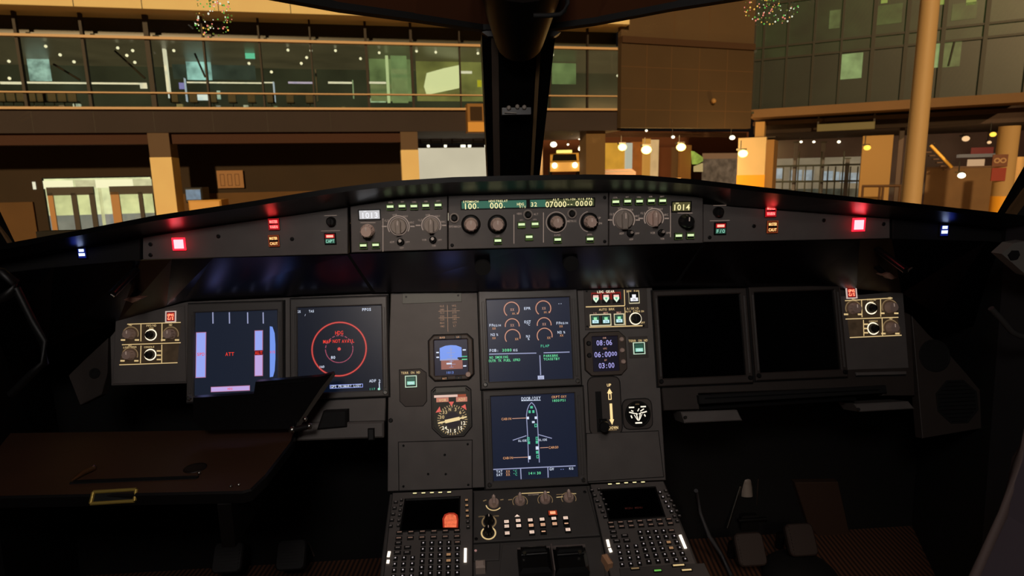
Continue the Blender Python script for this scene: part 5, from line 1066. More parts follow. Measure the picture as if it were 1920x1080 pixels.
dl = D(); dl.lathe(0, 0, [(.075, 0), (.075, .03)], DOWN, 10); first = None
for px, py in ((86, 87), (17, 115), (113, 103), (139, 116), (18, 147), (221, 90), (249, 95), (238, 104), (253, 117), (326, 95), (467, 119), (509, 135), (540, 94), (575, 108), (565, 119), (583, 95), (629, 95), (711, 99), (781, 96), (817, 98), (896, 100), (676, 110), (1036, 103), (1158, 142)):
    x, y = FL.uv(px, py, -2.2)
    if first is None: first = mk('downlight', dl, b.o, (x, y, -2.2))
    else: cp(first, (x, y, -2.2), b.o)
d = D(); cb(d, 355, 177, 390, 188, -1.5, emi('screen_cool', (215, 235, 240), 1.2)); cb(d, 392, 178, 403, 193, -1.4, emi('screen_cool', (215, 235, 240), 1.2)); cb(d, 406, 170, 414, 186, -1.6, COOL); cb(d, 315, 176, 322, 184, -1.4, emi('screen_cool', (215, 235, 240), 1.2)); b.part('lit_display_screen', d)
d = D(); cb(d, 895, 150, 903, 163, -2.5, emi('sign_yellow', (190, 185, 40), 1.)); cb(d, 905, 148, 911, 157, -2.5, emi('sign_yellow', (190, 185, 40), 1.)); b.part('yellow_sign', d)
random.seed(11); CL = [emi('glow_clutter_'+n_, c_, 1., noise=.4, scale=4) for n_, c_ in (('olive', (104, 100, 60)), ('green', (70, 105, 80)), ('gold', (150, 125, 60)), ('grey', (110, 112, 104)), ('dark', (30, 34, 40)), ('pale', (175, 190, 170)))]
for k in range(34):
    x0 = 4+k*26.5+random.random()*9; h = 5+random.random()*13
    d = D(); a = FL.uv(x0, 200, -2.8); c = FL.uv(x0+4+random.random()*9, 200, -2.8); d.box(a[0], zR3, -3., c[0], zR3+h*.03, -2.8, CL[k % 6]); b.part('glow_clutter', d)  # made-up glowing boxes for the blotchy lit band above the floor
# slab and recessed ground floor
d = D(); d.box(uL, zS0, -9, uR, zR3-.06, .05, SLABM)
for px in (62, 178, 290, 400, 502, 620, 720, 840): x = FL.uv(px, 230)[0]; d.box(x-.012, zS0, .05, x+.012, zR3-.1, .055, MULL)
b.part('floor_slab', d)
d = D(); d.box(uL, zS1, -.9, FL.uv(757, 240)[0], zS0, -.2, mat('soffit_red_brown', (66, 34, 20), .8)); b.part('soffit_edge', d)
RC = -3.5
def rb(d, x0, y0, x1, y1, m, c=RC, th=.2): b.bx(d, (x0, y0), (x1, y1), c-th, c, m)
BLD = mat('lower_wall_dark', (50, 36, 22), .85, noise=.1, scale=.5)
d = D(); x0 = uL; x1 = FL.uv(757, 330, RC)[0]; zt = FL.uv(0, 305, RC)[1]; zl = FL.uv(0, 335, RC)[1]; zg = 0
xa = FL.uv(88, 400, RC)[0]; xb = FL.uv(290, 400, RC)[0]
d.box(x0, zl, RC-.2, x1, zt+1.4, RC, BLD); d.box(x0, 0, RC-.2, xa, zl, RC, BLD); d.box(xb, 0, RC-.2, x1, zl, RC, BLD); b.part('lower_wall', d)
OR2 = mat('wall_brown_lit', (98, 70, 38), .85, noise=.08, scale=.6)
d = D(); z5 = FL.uv(0, 380, RC+.1)[1]; d.box(x0, 0, RC, FL.uv(66, 400, RC)[0], z5, RC+.1, OR2); z6 = FL.uv(450, 361, RC)[1]; d.box(xb+.6, 0, RC, x1, z6, RC+.1, OR2); b.part('lit_lower_wall', d)  # lighter brown band paints the light on the lower wall
# lit entrance
LOB = emi('lobby_yellow', (232, 236, 178), 1.1, noise=.25, scale=1.); LOF = emi('lobby_floor', (140, 142, 135), 1., noise=.2, scale=1.)  # lobby surfaces emit their colour instead of being lit by lamps
d = D(); rb(d, 60, 336, 300, 400, LOB, -7.5); b.part('lobby_back_wall', d); zfl = FL.uv(130, 404, -7)[1]
d = D(); xq = FL.uv(60, 404, -7)[0]; xr = FL.uv(310, 404, -7)[0]; d.box(xq, zfl-2.6, -7.4, xr, zfl, -7.3, LOF); b.part('lobby_floor', d)
d = D(); rb(d, 60, 341, 68, 355, STRIP, RC+.05, .02); rb(d, 80, 339, 138, 353, emi('transom_light', (240, 238, 195), 1.2), RC+.06, .02); rb(d, 140, 338, 285, 349, emi('transom_glow', (205, 205, 160), 1., noise=.2, scale=2), RC+.05, .02); rb(d, 178, 337, 250, 351, emi('transom_light', (240, 238, 195), 1.2), RC+.07, .02); b.part('transom_light', d)
FRM = mat('door_frame_dark', (40, 28, 20), .5); FRT = mat('door_frame_tan', (190, 140, 85), .5)
for (xs, top) in (((88, 98, 132, 142, 166, 176), 352), ((206, 222, 258, 266, 289, 296), 350)):
    d = D(); rb(d, xs[0]-2, top-.5, xs[5], top+13, FRM, RC+.2, .15)
    dr = b.part('entrance_door', d)
    for k, (p, q) in enumerate(((xs[0], xs[1]), (xs[2], xs[3]), (xs[4], xs[5]))):
        d = D(); y0 = top+10; a = FL.uv(p, y0, RC+.2); c = FL.uv(q, y0, RC+.2); d.box(a[0], 0, RC+.1, c[0], a[1], RC+.2, FRT if k == 0 else FRM); b.part('door_post', d, dr)
    for k in ((1, 2), (3, 4)):
        d = D(); a = FL.uv(xs[k[0]], top+12, RC+.1); c = FL.uv(xs[k[1]], top+12, RC+.1); d.box(a[0], 0, RC+.12, c[0], a[1], RC+.14, GFL); b.part('glass_leaf', d, dr)
d = D(); rb(d, 183, 350, 203, 480, emi('lobby_pillar', (205, 205, 150), 1., noise=.15, scale=2), -5.5, .3); b.part('lobby_pillar', d)
# front columns of the terminal: floodlit base and shadowed top put into two colours
def tcol(x0, x1, yt, ys, m1=COL_LIT, m2=COL_SHADE):
    a = FL.uv(x0, ys, 0)[0]; c = FL.uv(x1, ys, 0)[0]; zt = FL.uv(x0, yt, 0)[1]; zs = FL.uv((x0+x1)/2, ys, 0)[1]; d = D(); d.box(a, zs, -1.2, c, max(zt, zs+.1), 0, m2); o = b.part('column', d); d = D(); d.box(a-.01, 0, -1.2, c+.01, zs, .02, m1); b.part('column_base', d, o, 'floodlit lower part of the column, painted lighter')
tcol(281, 321, 247, 295); tcol(752, 784, 239, 281)
b2 = b
# right end pier of the terminal
d = D(); a = FL.uv(1098, 245, -.5)[0]; c = FL.uv(1134, 245, -.5)[0]; zt = FL.uv(1098, 238, -.5)[1]; d.box(a, 0, -1.6, c, zt, -.4, mat('pier_tan', (112, 86, 52), .8)); b.part('pier', d)

# rows of seats seen in the concourse
st0 = None
for i in range(16):
    px = 8+i*19 if i < 8 else (330+(i-8)*36)
    x, y = FL.uv(px, 200, -1.2); w = FL.P(x, zR3, -1.2)
    if st0 is None:
        st0 = bpy.data.objects.new('waiting_seat', None); C.objects.link(st0); st0.matrix_world = FL.M(x, zR3, -1.2); SM = mat('waiting_seat_dark', (80, 76, 66), .6)
        d = D(); d.box(-.19, .42, -.2, .19, .48, .2, SM, .01); mk('seat_pan', d, st0); d = D(); d.box(-.19, .48, .14, .19, .9, .2, SM, .01); mk('seat_back', d, st0); d = D(); d.tube([(0, 0, 0), (0, .43, 0)], .03, MET, 6); mk('seat_post', d, st0)
        so = st0
    else:
        so = st0.copy(); C.objects.link(so); so.matrix_world = FL.M(x, zR3, -1.2)
        for ch in list(st0.children): g_ = ch.copy(); C.objects.link(g_); g_.parent = so
    tag(so, 'dark waiting seat in the row behind the upper terminal glass', 'seat', 'waiting seats in the lit concourse')

# sign, white lit wall, hanging box
def ext(name, label, cat, F, px, py, c, group=None): t = T(name, label, cat, F, px, py, c, group); return t
t = ext('wall_sign', 'pale square sign board on the dark terminal wall right of the left column', 'sign', FL, 431, 336, RC+.12)
d = D(); q = t.L([(406, 320), (455, 318), (456, 352), (409, 353)]); x0, y0, x1, y1 = q[0][0], q[3][1], q[1][0], q[0][1]; d.box(x0, y0, 0, x1, y1, .06, mat('sign_tan', (160, 118, 78), .7)); t.part('board', d)
d = D(); s = t.s
for k, tx in enumerate(('P', 'E', 'B')):
    d.frame(x0+(.3+k*.42)*(x1-x0)/1.5*1.0-.12, y0+.12, x0+(.3+k*.42)*(x1-x0)/1.5+.12, y1-.2, .03, .06, .065, mat('sign_ink', (96, 66, 42), .8)); 
t.part('markings', d)
t = ext('service_vehicle', 'cream airport tug with a pale blue cab window behind the left column', 'vehicle', FL, 375, 385, 1.5); s = t.s
VC = mat('vehicle_cream', (235, 180, 100), .5); z0 = -FL.uv(375, 385, 1.5)[1]
d = D(); a = t.l(352, 376); c = t.l(414, 376); d.box(a[0], z0+.5, -1.6, c[0], a[1], 0, VC, .08); t.part('body', d)
d = D(); a = t.l(344, 352); c = t.l(380, 380); d.box(a[0], c[1], -1.4, c[0], a[1], -.1, mat('cab_grey', (60, 62, 66), .4), .06); cab = t.part('cab', d)
d = D(); a = t.l(347, 356); c = t.l(376, 374); d.box(a[0], c[1], -.1, c[0], a[1], -.06, emi('cab_window_blue', (100, 130, 155), 1., noise=.3, scale=3)); t.part('window', d, cab)
for k in (.25, .8): d = D(); d.tube([((1-k)*t.l(352, 376)[0]+k*t.l(414, 376)[0], z0+.42, .05), ((1-k)*t.l(352, 376)[0]+k*t.l(414, 376)[0], z0+.42, -.25)], .42, MBLK, 16); t.part('wheel', d)
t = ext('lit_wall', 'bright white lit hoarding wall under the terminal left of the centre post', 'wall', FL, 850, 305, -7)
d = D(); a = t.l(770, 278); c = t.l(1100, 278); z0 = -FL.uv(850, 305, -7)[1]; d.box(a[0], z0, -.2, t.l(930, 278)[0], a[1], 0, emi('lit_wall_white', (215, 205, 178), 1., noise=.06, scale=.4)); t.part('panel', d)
d = D(); d.box(a[0], a[1], -.3, t.l(930, 278)[0], a[1]+.12, .05, MULL)
for px, w in ((803, 5), (835, 5), (868, 9), (880, 6), (911, 5)): q = t.l(px, 274); d.box(q[0]-w*t.s/2, q[1]-.08, .05, q[0]+w*t.s/2, q[1]+.08, .1, emi('flood_white', (255, 250, 225), 2.2))
t.part('floodlight_row', d)
d = D()
for k in range(7): q = t.l(788+k*20, 255); d.box(q[0]-.05, q[1]-.5, -.3, q[0]+.05, q[1]+1., -.2, MULL); 
for py in (252, 260, 267): q = t.l(785, py); w = t.l(915, py); d.box(q[0], q[1]-.04, -.32, w[0], q[1]+.04, -.2, mat('girder_grey', (70, 70, 64), .6))
t.part('girders', d)
t = ext('hanging_cabinet', 'small tan cabinet with a dark window under the terminal, left of the centre post', 'cabinet', FL, 893, 222, .8)
d = D(); a = t.l(876, 194); c = t.l(911, 248); d.box(a[0], c[1], -1, c[0], a[1], 0, mat('cabinet_tan', (150, 108, 56), .7), .02); t.part('body', d)
d = D(); a = t.l(881, 200); c = t.l(904, 226); d.box(a[0], c[1], 0, c[0], a[1], .03, mat('cabinet_window', (62, 44, 26), .3)); t.part('window', d)
d = D(); a = t.l(877, 229); c = t.l(911, 247); d.box(a[0], c[1], 0, c[0], a[1], .04, mat('cabinet_panel', (235, 175, 85), .6)); t.part('panel', d)

# middle building
m = Bd('concrete_building', 'plain brown panelled building above the lit undercroft, right of the centre post', MB)
MBM = mat('mid_wall_brown', (76, 58, 38), .85, noise=.08, scale=.3); MBT = mat('mid_wall_top', (92, 72, 50), .85, noise=.06, scale=.3); JO = mat('joint_brown', (96, 70, 44), .9)
def mh(px, py, c=0): return MB.uv(px, py, c)[1]
ml, mr = MB.uv(1164, 200)[0], MB.uv(1409, 200)[0]; zb = mh(1165, 239); zc_ = mh(1165, 80)
d = D(); d.box(ml, zb, -.4, mr, zc_, 0, MBM)
for px in (1212, 1258, 1310, 1362): x = MB.uv(px, 160)[0]; d.box(x-.02, zb, 0, x+.02, zc_, .004, JO)
for py in (124, 165, 205): z = mh(1165, py); d.box(ml, z-.02, 0, mr, z+.02, .004, JO)
m.part('main_wall', d)
d = D(); d.box(ml, zc_, -.4, mr, zc_+.35, .12, mat('cornice_dark', (70, 46, 28), .8)); m.part('cornice', d)
d = D(); d.box(ml-.0, zc_+.35, -.4, mr, zc_+4, -.05, MBT)
for px in (1265, 1330): x = MB.uv(px, 70)[0]; d.box(x-.02, zc_+.35, -.05, x+.02, zc_+4, -.045, JO)
m.part('upper_wall', d)
d = D(); x = MB.uv(1333, 190)[0]; z = mh(1333, 190); d.tube([(x, z, .2), (x, z, 0)], .12, JO, 8); d.sph((x, z, .25), .16, mat('lamp_off', (170, 130, 80), .4), 8); m.part('wall_fitting', d)
# right building
r = Bd('office_building', 'dark green glass office building on an open ground floor, on the right', RB)
def rh(px, py, c=0): return RB.uv(px, py, c)[1]
rl, rr2 = RB.uv(1408, 220)[0], RB.uv(2250, 200)[0]; zr0 = rh(1411, 222); zr1 = rh(1411, 207); zr2 = rh(1411, 114); zr3 = zr2+(zr2-zr1)
RGL = emi('office_glass_dim', (27, 28, 15), 1., noise=.35, scale=.25); RG2 = emi('office_glass_green', (28, 38, 16), 1., noise=.5, scale=.5)
d = D(); d.box(rl, zr0, -12, rr2, zr1, .5, mat('ledge_tan', (122, 92, 62), .8, noise=.05, scale=.5)); r.part('floor_ledge', d)
MG2 = mat('mullion_green_black', (26, 24, 14), .5)
mxs = [1410, 1427, 1471, 1520, 1571, 1629, 1690, 1757, 1835, 1920, 2030]
rooms = {(4, 0): 1, (7, 0): 1}
for k in range(len(mxs)-1):
    x0 = RB.uv(mxs[k], 180)[0]; x1 = RB.uv(mxs[k+1], 180)[0]
    for lv, (za, zb2) in enumerate(((zr1, zr2), (zr2, zr2+3.2), (zr2+3.2, zr2+7))):
        d = D(); d.box(x0, za, -.1, x1, zb2, -.04, RG2 if lv else RGL); r.part('window_bay', d)
for k, px in enumerate(mxs): x = RB.uv(px, 180)[0]; d = D(); w = .1 if px > 1600 else .06; d.box(x-w, zr1, -.1, x+w, zr2+7, .1, MG2); r.part('mullion', d)
for z in (zr2, zr2+.7, zr2+3.2, zr2+3.9): d = D(); d.box(rl, z-.06, -.08, rr2, z+.06, .06, MG2); r.part('transom_bar', d)
PG = emi('room_pale_green', (128, 152, 96), 1., noise=.3, scale=1.5); GD = emi('room_green', (78, 92, 50), 1., noise=.5, scale=1.)
for x0, y0, x1, y1, mm in ((1578, 102, 1615, 146, PG), (1750, 80, 1764, 126, PG), (1771, 76, 1799, 124, GD), (1556, 20, 1574, 52, GD), (1640, 12, 1690, 42, emi('room_olive', (52, 68, 30), 1., noise=.4, scale=1.)), (1786, 8, 1830, 34, emi('room_olive', (52, 68, 30), 1., noise=.4, scale=1.)), (1757, 0, 1770, 8, emi('room_lime', (130, 150, 66), 1.)), (1812, 0, 1830, 8, emi('room_lime', (130, 150, 66), 1.)), (1652, 0, 1664, 5, emi('room_lime', (130, 150, 66), 1.))):
    d = D(); r.bx(d, (x0, y0), (x1, y1), -.04, -.02, mm); r.part('lit_window', d)
d = D(); d.tube([(RB.uv(1790, 76, 0)[0], RB.uv(1790, 76, 0)[1], 0), (RB.uv(1778, 124, 0)[0], RB.uv(1778, 124, 0)[1], 0)], .05, MG2, 6); r.part('brace', d)
d = D()
for c, y in ((-1, 228), (-3, 236), (-6, 240)): z = rh(1500, y, c); d.box(rl, z-.12, c-.2, rr2, z+.12, c, mat('undercroft_beam', (60, 38, 22), .8))
r.part('soffit_beams', d)
d = D(); d.box(rl, zr0-.9, -12, rr2, zr0, -1.5, SOF); r.part('soffit', d)
d = D(); d.box(rl, 0, -12.3, rr2, zr0, -12, emi('rear_wall_glow', (46, 27, 18), 1., noise=.35, scale=.5)); r.part('rear_wall', d)  # rear wall glows brown, its lighting put into the colour
t = ext('fluorescent_fitting', 'long pale unlit tube fitting under the office building', 'light fitting', RB, 1585, 236, -.5); s = t.s
d = D(); a = t.l(1532, 233); c = t.l(1640, 242); d.box(a[0], c[1]-.0, -.2, c[0], a[1], 0, mat('fitting_green_grey', (104, 100, 72), .6), .03); t.part('housing', d); d = D(); d.box(a[0], a[1], -.12, a[0]+.1, a[1]+.5, -.08, MULL); d.box(c[0]-.1, a[1], -.12, c[0], a[1]+.5, -.08, MULL); t.part('hanger', d)
# outdoor columns
def xcol(lab, x0, x1, yt, c, m1, band=None, side=None, rnd=False, sgn=False):
    t = ext('support_column', lab, 'column', RB, (x0+x1)/2, 320, c); zg = -RB.uv((x0+x1)/2, 320, c)[1]; a = t.l(x0, 320)[0]; e = t.l(x1, 320)[0]; zt = t.l((x0+x1)/2, yt)[1]; w = e-a
    d = D()
    if rnd: d.tube([((a+e)/2, zg, -w/2), ((a+e)/2, zt, -w/2)], w/2, m1, 24)
    else: d.box(a, zg, -w*.9, e, zt, 0, m1, .02)
    t.part('shaft', d)
    if band:
        zb_ = t.l((x0+x1)/2, band)[1]; d = D()
        if rnd: d.tube([((a+e)/2, zg, -w/2), ((a+e)/2, zb_, -w/2)], w/2+.01, YEL, 24)
        else: d.box(a-.01, zg, -w*.9-.01, e+.01, zb_, .012, YEL)
        t.part('yellow_band', d)
    return t, zg, a, e
YEL = mat('band_yellow', (250, 175, 40), .6); CP = mat('pillar_cream', (222, 196, 152), .75, noise=.05, scale=1.); CP2 = mat('pillar_cream_grey', (170, 135, 85), .8)
t, zg, a, e = xcol('wide cream pillar with a yellow base carrying a bright orange lamp, at the left end of the open ground floor', 1382, 1434, 258, .3, CP, 328)
q = t.l(1450, 300)[0]; d = D(); d.box(e, zg, -2.2, q, t.l(1440, 262)[1], -.05, mat('pillar_side_brown', (150, 112, 66), .8)); t.part('pillar_side', d)
d = D(); x0, y0 = t.l(1415, 228); x1, y1 = t.l(1431, 258); d.box(x0, y1, -1.2, x1, y0, -.4, CP2); d.box(x0-.5, y1-.02, -1.4, x1+.7, y1+.06, -.2, MULL); t.part('short_post', d)
xcol('plain cream pillar with a small orange lamp between the barriers and the lamp mast', 1613, 1670, 254, .3, CP2)
t, zg, a, e = xcol('round cream column with two square signs at the far right', 1866, 1908, 236, .5, mat('pillar_round', (185, 150, 100), .75), 368, rnd=True)
d = D(); x0, y0 = t.l(1862, 290); x1, y1 = t.l(1888, 312); d.box(x0, y1, -.1, x1, y0, .06, mat('sign_brown', (120, 72, 52), .7)); 
for k in (0, 1): d.ring(circ(x0+(.3+.4*k)*(x1-x0), (y0+y1)/2, .14, 12), circ(x0+(.3+.4*k)*(x1-x0), (y0+y1)/2, .08, 12), .06, .07, mat('sign_pale', (190, 150, 110), .7))
t.part('sign_plate', d)
d = D(); x0, y0 = t.l(1860, 315); x1, y1 = t.l(1884, 339); d.box(x0, y1, -.1, x1, y0, .06, mat('sign_red', (150, 52, 40), .7)); t.part('sign_plate', d)
xcol('second round cream column half hidden at the right edge', 1902, 1922, 294, -1.5, mat('pillar_round', (185, 150, 100), .75), rnd=True)
xcol('thin dark steel column just left of the lamp mast', 1680, 1690, 240, -2, mat('steel_dark', (50, 32, 22), .6))
# light mast in front
p0 = dray(1708, 378, 15.); o = bpy.data.objects.new('lamp_mast', None); C.objects.link(o); o.location = (p0.x, p0.y, G); tag(o, 'tall tan round lamp mast standing in front of the office building', 'mast')
h_ = E-G; d = D(); d.tube([(0, 0, 0), (0, 0, 4), (0, 0, 11)], [.225, .215, .185], mat('mast_tan', (198, 164, 118), .6), 28); mk('mast_pole', d, o)
d = D(); d.box(-.35, -.35, 0, .35, .35, .12, mat('mast_base', (120, 90, 60), .7), .02); mk('base_plate', d, o)
d = D(); d.box(-.6, -.5, 10.9, .6, .3, 11.2, KNG, .04); mk('lamp_head', d, o)
# ground
GM = mat('apron_concrete', (150, 118, 84), .85, noise=.15, scale=.15); d = D(); d.box(-150, -20, G-.2, 150, 330, G, GM); struct('floor_apron', d); bpy.data.objects['floor_apron'].name = 'floor.001'

# wall lamps
LMP = emi('sodium_globe', (255, 212, 105), 9., False); LMW = emi('white_globe', (255, 240, 205), 4., False)
def wlamp(lab, px, py, dep, rad, m, pw=0, col=(1, .6, .2), grp=None):
    o = bpy.data.objects.new('area_lamp', None); C.objects.link(o); p = dray(px, py, dep); o.location = p; tag(o, lab, 'lamp', grp)
    d = D(); d.sph((0, 0, 0), rad, m, 12, .8); mk('globe', d, o); d = D(); d.box(-rad*.8, 0, rad*.7, rad*.8, rad*1.6, rad*1.1, KND); d.tube([(0, rad*1.2, rad), (0, rad*1.2, rad+.5)], .03, KND, 6); mk('bracket', d, o)
    if pw: lamp('lamp_glow', 'POINT', p-Vector((0, rad+.6, 0)), col, pw, rad)
wlamp('glowing orange lamp on the wide yellow-based pillar', 1393, 288, 36.2, .27, LMP, 250)
wlamp('glowing orange lamp on the cream pillar left of the lamp mast', 1626, 277, 34.0, .18, emi('sodium_dim', (255, 195, 70), 2.2), 80)
wlamp('glowing orange lamp third from the left in the lit undercroft', 1277, 276, 42, .32, LMP, 300)
wlamp('glowing orange lamp second from the left in the lit undercroft', 1212, 281, 42, .35, LMP, 300)
wlamp('glowing orange lamp leftmost in the lit undercroft', 1167, 276, 43, .3, LMP, 300)
wlamp('pale yellow lamp on the pale pillar beside the parked taxi', 1089, 279, 44, .2, LMW, 60, (1, .8, .5))
wlamp('white oval lamp hanging above the pale pillar beside the taxi', 1088, 258, 44, .2, LMW)
wlamp('white lamp left of the wide pillar, under the brown building', 1373, 258, 46, .2, LMW)
wlamp('small white lamp between the two orange lamps on the right of the undercroft', 1262, 257, 48, .13, LMW)
wlamp('small white lamp at the top of the undercroft, in its middle', 1212, 245, 50, .1, LMW)
wlamp('white lamp over the dark roadway left of the pale pillar', 1038, 271, 55, .3, LMW)
wlamp('small white lamp right of the lamp over the dark roadway', 1065, 271, 55, .1, LMW)
for px, py, k in ((1484, 256, .12), (1502, 266, .1), (1526, 266, .1), (1573, 266, .12)): wlamp('small white ceiling lamp above the white barriers', px, py, 46, k, LMW, grp='small white lamps over the barriers')
wlamp('double white lamp under the office building, right of the mast', 1811, 260, 40, .22, emi('lamp_cream', (235, 190, 140), 1.4)); wlamp('yellow lamp at the top of the far right column', 1862, 252, 34, .16, emi('sodium_dim', (255, 195, 70), 2.2)); wlamp('small white ball lamp on a post right of the mast', 1803, 329, 30, .17, LMW)
wlamp('small white lamp left of the far right column', 1855, 267, 42, .13, emi('lamp_cream', (235, 190, 140), 1.4))
# undercroft contents
UF = Fr(dray(1160, 325, 52).to_tuple()[:2]+(G,), (MB.u.x, MB.u.y, 0), (0, 0, 1))
u = Bd('undercroft_building', 'lit ochre walls at the back of the undercroft below the brown building', UF)
def ub(d, x0, y0, x1, y1, c, m, th=.3, gr=False):
    a = UF.uv(x0, y0, c); e_ = UF.uv(x1, y1, c); d.box(a[0], 0 if gr else e_[1], c-th, e_[0], a[1], c, m)
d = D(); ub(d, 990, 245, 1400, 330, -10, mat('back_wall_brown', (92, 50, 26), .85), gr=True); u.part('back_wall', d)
OCH = mat('ochre_wall', (225, 170, 70), .8, noise=.1, scale=1.)
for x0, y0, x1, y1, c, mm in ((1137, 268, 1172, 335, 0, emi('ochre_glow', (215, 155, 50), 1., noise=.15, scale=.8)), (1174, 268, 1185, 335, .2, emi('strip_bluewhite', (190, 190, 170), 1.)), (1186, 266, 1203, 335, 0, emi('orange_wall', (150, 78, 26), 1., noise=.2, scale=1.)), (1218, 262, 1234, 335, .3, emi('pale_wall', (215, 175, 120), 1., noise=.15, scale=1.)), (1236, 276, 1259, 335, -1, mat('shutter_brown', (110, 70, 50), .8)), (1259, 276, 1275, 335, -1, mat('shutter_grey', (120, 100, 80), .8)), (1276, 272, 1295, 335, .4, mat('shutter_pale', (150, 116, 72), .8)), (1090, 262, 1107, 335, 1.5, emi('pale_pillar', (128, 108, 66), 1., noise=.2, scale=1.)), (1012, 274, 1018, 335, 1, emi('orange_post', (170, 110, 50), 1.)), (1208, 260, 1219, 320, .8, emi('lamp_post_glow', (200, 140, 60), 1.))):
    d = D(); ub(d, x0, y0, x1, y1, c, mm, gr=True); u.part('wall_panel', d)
d = D()
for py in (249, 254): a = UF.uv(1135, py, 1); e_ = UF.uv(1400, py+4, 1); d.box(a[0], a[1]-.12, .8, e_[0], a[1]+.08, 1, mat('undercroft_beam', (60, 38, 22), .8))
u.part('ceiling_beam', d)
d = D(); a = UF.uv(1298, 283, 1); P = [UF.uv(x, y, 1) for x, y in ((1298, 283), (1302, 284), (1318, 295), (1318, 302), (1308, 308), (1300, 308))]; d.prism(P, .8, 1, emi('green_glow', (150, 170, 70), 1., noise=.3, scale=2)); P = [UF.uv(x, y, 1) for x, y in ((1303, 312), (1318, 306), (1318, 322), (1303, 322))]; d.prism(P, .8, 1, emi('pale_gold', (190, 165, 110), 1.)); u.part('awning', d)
# taxi and other vehicles
def car(lab, px, py, dep, yaw, L, H, col, head=True, roof=None, zb=None):
    o = bpy.data.objects.new('car', None); C.objects.link(o); p = dray(px, py, dep); o.location = (p.x, p.y, G if zb is None else zb); o.rotation_euler = (0, 0, yaw); tag(o, lab, 'vehicle')
    cm = mat('car_'+lab[:9].replace(' ', '_'), col, .4); d = D(); w = .9
    P = [(-L/2, .35), (L/2, .35), (L/2, .9), (L*.33, 1.), (L*.2, H), (-L*.42, H), (-L/2, 1.)]
    vs = [(x, -w, z) for x, z in P]+[(x, w, z) for x, z in P]; n = len(P); d.add(vs, [tuple(range(n)), tuple(range(2*n-1, n-1, -1))]+[(i, (i+1) % n, n+(i+1) % n, n+i)[::-1] for i in range(n)], cm); mk('body', d, o)
    d = D(); 
    for y in (-w-.01, w+.01): d.slab([(L*.28, y, 1.02), (L*.18, y, H-.12), (-L*.38, y, H-.12), (-L*.44, y, 1.02)], (0, .01, 0), mat('car_glass', (30, 30, 30), .1))
    d.slab([(L*.335, -w*.85, 1.02), (L*.335, w*.85, 1.02), (L*.215, w*.8, H-.08), (L*.215, -w*.8, H-.08)], (.02, 0, .01), mat('car_glass', (30, 30, 30), .1)); mk('windows', d, o)
    for x in (-L*.3, L*.3):
        for y in (-w, w): d = D(); d.tube([(x, y-.1, .34), (x, y+.1, .34)], .34, MBLK, 14); mk('wheel', d, o)
    if head:
        for y in (-.62, .62): d = D(); d.sph((L/2+.02, y, .72), .17, emi('headlamp', (255, 245, 215), 5.), 10); mk('headlight', d, o)
    if roof: d = D(); d.box(-.25, -.5, H, .15, .5, H+.22, emi('roof_sign', roof, 1.6), .03); mk('roof_sign', d, o)
    return o
car('parked taxi with white headlights and a glowing roof sign, just right of the centre post', 1058, 318, 40, R(-98), 4.2, 1.5, (240, 190, 100), roof=(255, 230, 120), zb=E-.12)
car('dark car low in the undercroft, left of the ochre wall', 1142, 322, 44, R(170), 3.6, 1.2, (70, 44, 28), head=False, zb=E-.85)
t = ext('illuminated_sign', 'small green lit sign above the taxi', 'sign', UF, 1060, 286, 2); s = t.s; d = D(); d.box(-12*s, -3.6*s, -.1, 12*s, 3.6*s, 0, KND); t.part('housing', d); d = D(); d.rect(-11*s, -2.6*s, 3*s, 2.6*s, .01, emi('sign_green', (170, 200, 60), 1.2)); d.rect(5*s, -2*s, 10*s, 2.4*s, .01, emi('sign_green', (170, 200, 60), 1.2)); t.part('lettering', d)
o = bpy.data.objects.new('elevated_roadway', None); C.objects.link(o); p = dray(1110, 330, 46); o.location = (p.x, p.y, E-.62); tag(o, 'pale kerbed roadway deck carrying the taxi just above the glareshield line', 'road')
d = D(); d.box(-6, -5, 0, 5, 5, .2, mat('road_deck', (150, 110, 70), .8)); mk('deck', d, o); d = D(); d.box(-6, -5.1, .2, 5, -4.9, .28, mat('kerb_cream', (230, 190, 140), .7)); mk('kerb', d, o)
for x_ in (-4, 4): d = D(); d.box(x_-.4, -.4, G-E+.5, x_+.4, .4, 0, mat('road_pier', (110, 90, 70), .8)); mk('pier', d, o)
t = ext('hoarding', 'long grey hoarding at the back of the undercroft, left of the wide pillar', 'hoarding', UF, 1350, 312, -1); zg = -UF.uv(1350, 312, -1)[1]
d = D(); a = t.l(1318, 298); e_ = t.l(1384, 298); d.box(a[0], zg, -.1, e_[0], a[1], 0, emi('hoarding_grey', (98, 80, 62), 1., noise=.5, scale=1.5)); t.part('board', d); d = D(); d.box(a[0], a[1], -.1, e_[0], a[1]+.5, 0, emi('hoarding_top', (128, 92, 62), 1.)); t.part('top_strip', d)
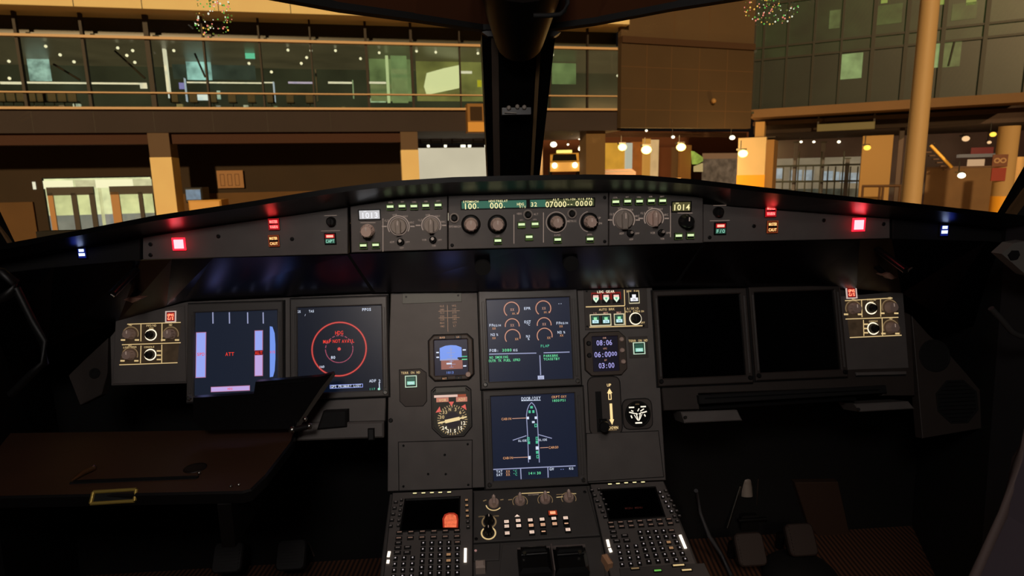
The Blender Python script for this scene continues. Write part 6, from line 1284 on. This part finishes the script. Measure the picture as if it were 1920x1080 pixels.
# barriers, railings, stairs on the right
XF = RB
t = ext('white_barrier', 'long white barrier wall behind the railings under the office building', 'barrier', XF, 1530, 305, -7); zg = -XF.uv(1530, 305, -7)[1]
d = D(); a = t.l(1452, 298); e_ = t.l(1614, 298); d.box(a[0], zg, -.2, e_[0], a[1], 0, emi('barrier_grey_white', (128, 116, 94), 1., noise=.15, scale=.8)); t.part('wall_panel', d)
for x0, x1, y0 in ((1455, 1467, 316), (1481, 1503, 319), (1508, 1525, 319), (1543, 1561, 321), (1566, 1573, 322), (1576, 1587, 323), (1590, 1609, 324)):
    d = D(); p_ = t.l(x0, y0); q_ = t.l(x1, y0+19); d.box(p_[0], q_[1], 0, q_[0], p_[1], .05, emi('window_blue_grey', (150, 162, 168), 1., noise=.3, scale=2)); t.part('window', d)
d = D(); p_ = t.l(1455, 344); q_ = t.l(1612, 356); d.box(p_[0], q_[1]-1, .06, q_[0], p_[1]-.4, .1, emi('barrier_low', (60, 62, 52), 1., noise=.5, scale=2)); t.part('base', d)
t = ext('railing', 'dark steel railing with thin uprights in front of the white barrier', 'railing', XF, 1530, 320, -5); zg = -XF.uv(1530, 320, -5)[1]; RM = mat('rail_steel', (44, 50, 44), .5); d = D()
for y0 in (312, 341): p_ = t.l(1450, y0); q_ = t.l(1614, y0); d.tube([(p_[0], p_[1], 0), (q_[0], p_[1], 0)], .06, RM, 6)
t.part('top_bar', d)
for k in range(12): d = D(); q_ = t.l(1455+k*14, 312); d.tube([(q_[0], zg, 0), (q_[0], q_[1]+(.0 if k % 3 else 1.0), 0)], .045, RM, 6); t.part('upright', d)
for px, yt in ((1490, 268), (1541, 268), (1588, 298)):
    t = ext('steel_upright', {1490: 'pale blue-grey steel post left over the white barrier', 1541: 'dark steel post in the middle over the white barrier', 1588: 'short dark post near the right end of the white barrier'}[px], 'post', XF, px, 320, -5.5); zg = -XF.uv(px, 320, -5.5)[1]; d = D(); q_ = t.l(px, yt); d.box(-.13, zg, -.1, .13, q_[1], .1, mat('post_blue_grey', (84, 84, 92), .5)); t.part('shaft', d); d = D(); d.box(-.2, q_[1], -.15, .2, q_[1]+.08, .15, RM); t.part('cap', d)
t = ext('railing', 'low tube railing in front of the plain cream pillar', 'railing', XF, 1650, 352, 2.5); zg = -XF.uv(1650, 352, 2.5)[1]; RB2 = mat('rail_brown', (84, 54, 30), .6); d = D()
p_ = t.l(1616, 349); q_ = t.l(1690, 352); d.tube([(p_[0], p_[1], 0), (q_[0], p_[1], 0)], .07, RB2, 8); t.part('top_bar', d)
for px in (1618, 1650, 1656, 1688): d = D(); q_ = t.l(px, 350); d.tube([(q_[0], zg, 0), (q_[0], p_[1], 0)], .06, RB2, 8); t.part('upright', d)
t = ext('low_wall', 'long brown low wall under the office building, right of the mast', 'wall', XF, 1810, 330, -6); zg = -XF.uv(1810, 330, -6)[1]; d = D(); a = t.l(1738, 316); e_ = t.l(1960, 316); d.box(a[0], zg, -.3, e_[0], a[1], 0, mat('low_wall_brown', (104, 78, 50), .85, noise=.1, scale=1.)); t.part('wall_panel', d)
d = D(); d.box(a[0], a[1], -.35, e_[0], a[1]+.1, .05, RB2); t.part('coping', d)
t = ext('fire_stairs', 'slanting yellow stair rail under the office building, right of the mast', 'stairs', XF, 1765, 298, -4.5); d = D()
for k in (0, 1): p_ = t.l(1745+k*3, 272); q_ = t.l(1785+k*3, 314); d.tube([(p_[0], p_[1], -k*.5), (q_[0], q_[1], -k*.5)], .09-.03*k, mat('stair_yellow', (240, 190, 80), .5), 8)
t.part('handrail', d); d = D()
for k in range(6): p_ = t.l(1742+k*7, 280+k*6.5); d.box(p_[0]-.15, p_[1]-.2, -1, p_[0]+.15, p_[1]-.14, 0, RB2)
t.part('steps', d)
t = ext('shop_front', 'red fascia with a grey awning below it, left of the far right column', 'shop', XF, 1838, 283, -9); d = D(); p_ = t.l(1822, 277); q_ = t.l(1862, 288); d.box(p_[0], q_[1], -.2, q_[0], p_[1], 0, emi('fascia_red', (110, 40, 32), 1.)); t.part('fascia', d)
d = D(); p_ = t.l(1795, 290); q_ = t.l(1862, 294); d.box(p_[0], q_[1], -.3, q_[0], p_[1], 1, emi('awning_grey', (110, 98, 84), 1.)); t.part('awning', d); d = D(); p_ = t.l(1815, 299); q_ = t.l(1845, 314); d.box(p_[0], q_[1], -.2, q_[0], p_[1], 0, emi('lit_pale', (205, 165, 125), 1.)); t.part('lit_window', d)

# =================================================================== NIGHT LIGHT OUTSIDE
sun = bpy.data.lights.new('apron_floodlight', 'SUN'); sun.color = (1, .68, .33); sun.energy = 2.9; sun.angle = R(2)
so = bpy.data.objects.new('apron_floodlight', sun); C.objects.link(so); so.rotation_euler = Vector((.20, 1, -.32)).to_track_quat('-Z', 'Y').to_euler()
lamp('undercroft_glow', 'AREA', dray(1230, 300, 40)+Vector((0, 0, 1.2)), (1, .58, .24), 2200, 6, dray(1230, 320, 50))
lamp('office_undercroft_glow', 'AREA', dray(1760, 250, 36)+Vector((0, 0, .2)), (1, .62, .3), 300, 8, dray(1780, 330, 44))
w = bpy.data.worlds.new('night'); sc.world = w; w.use_nodes = True; w.node_tree.nodes['Background'].inputs[0].default_value = (.02, .016, .014, 1); w.node_tree.nodes['Background'].inputs[1].default_value = .25
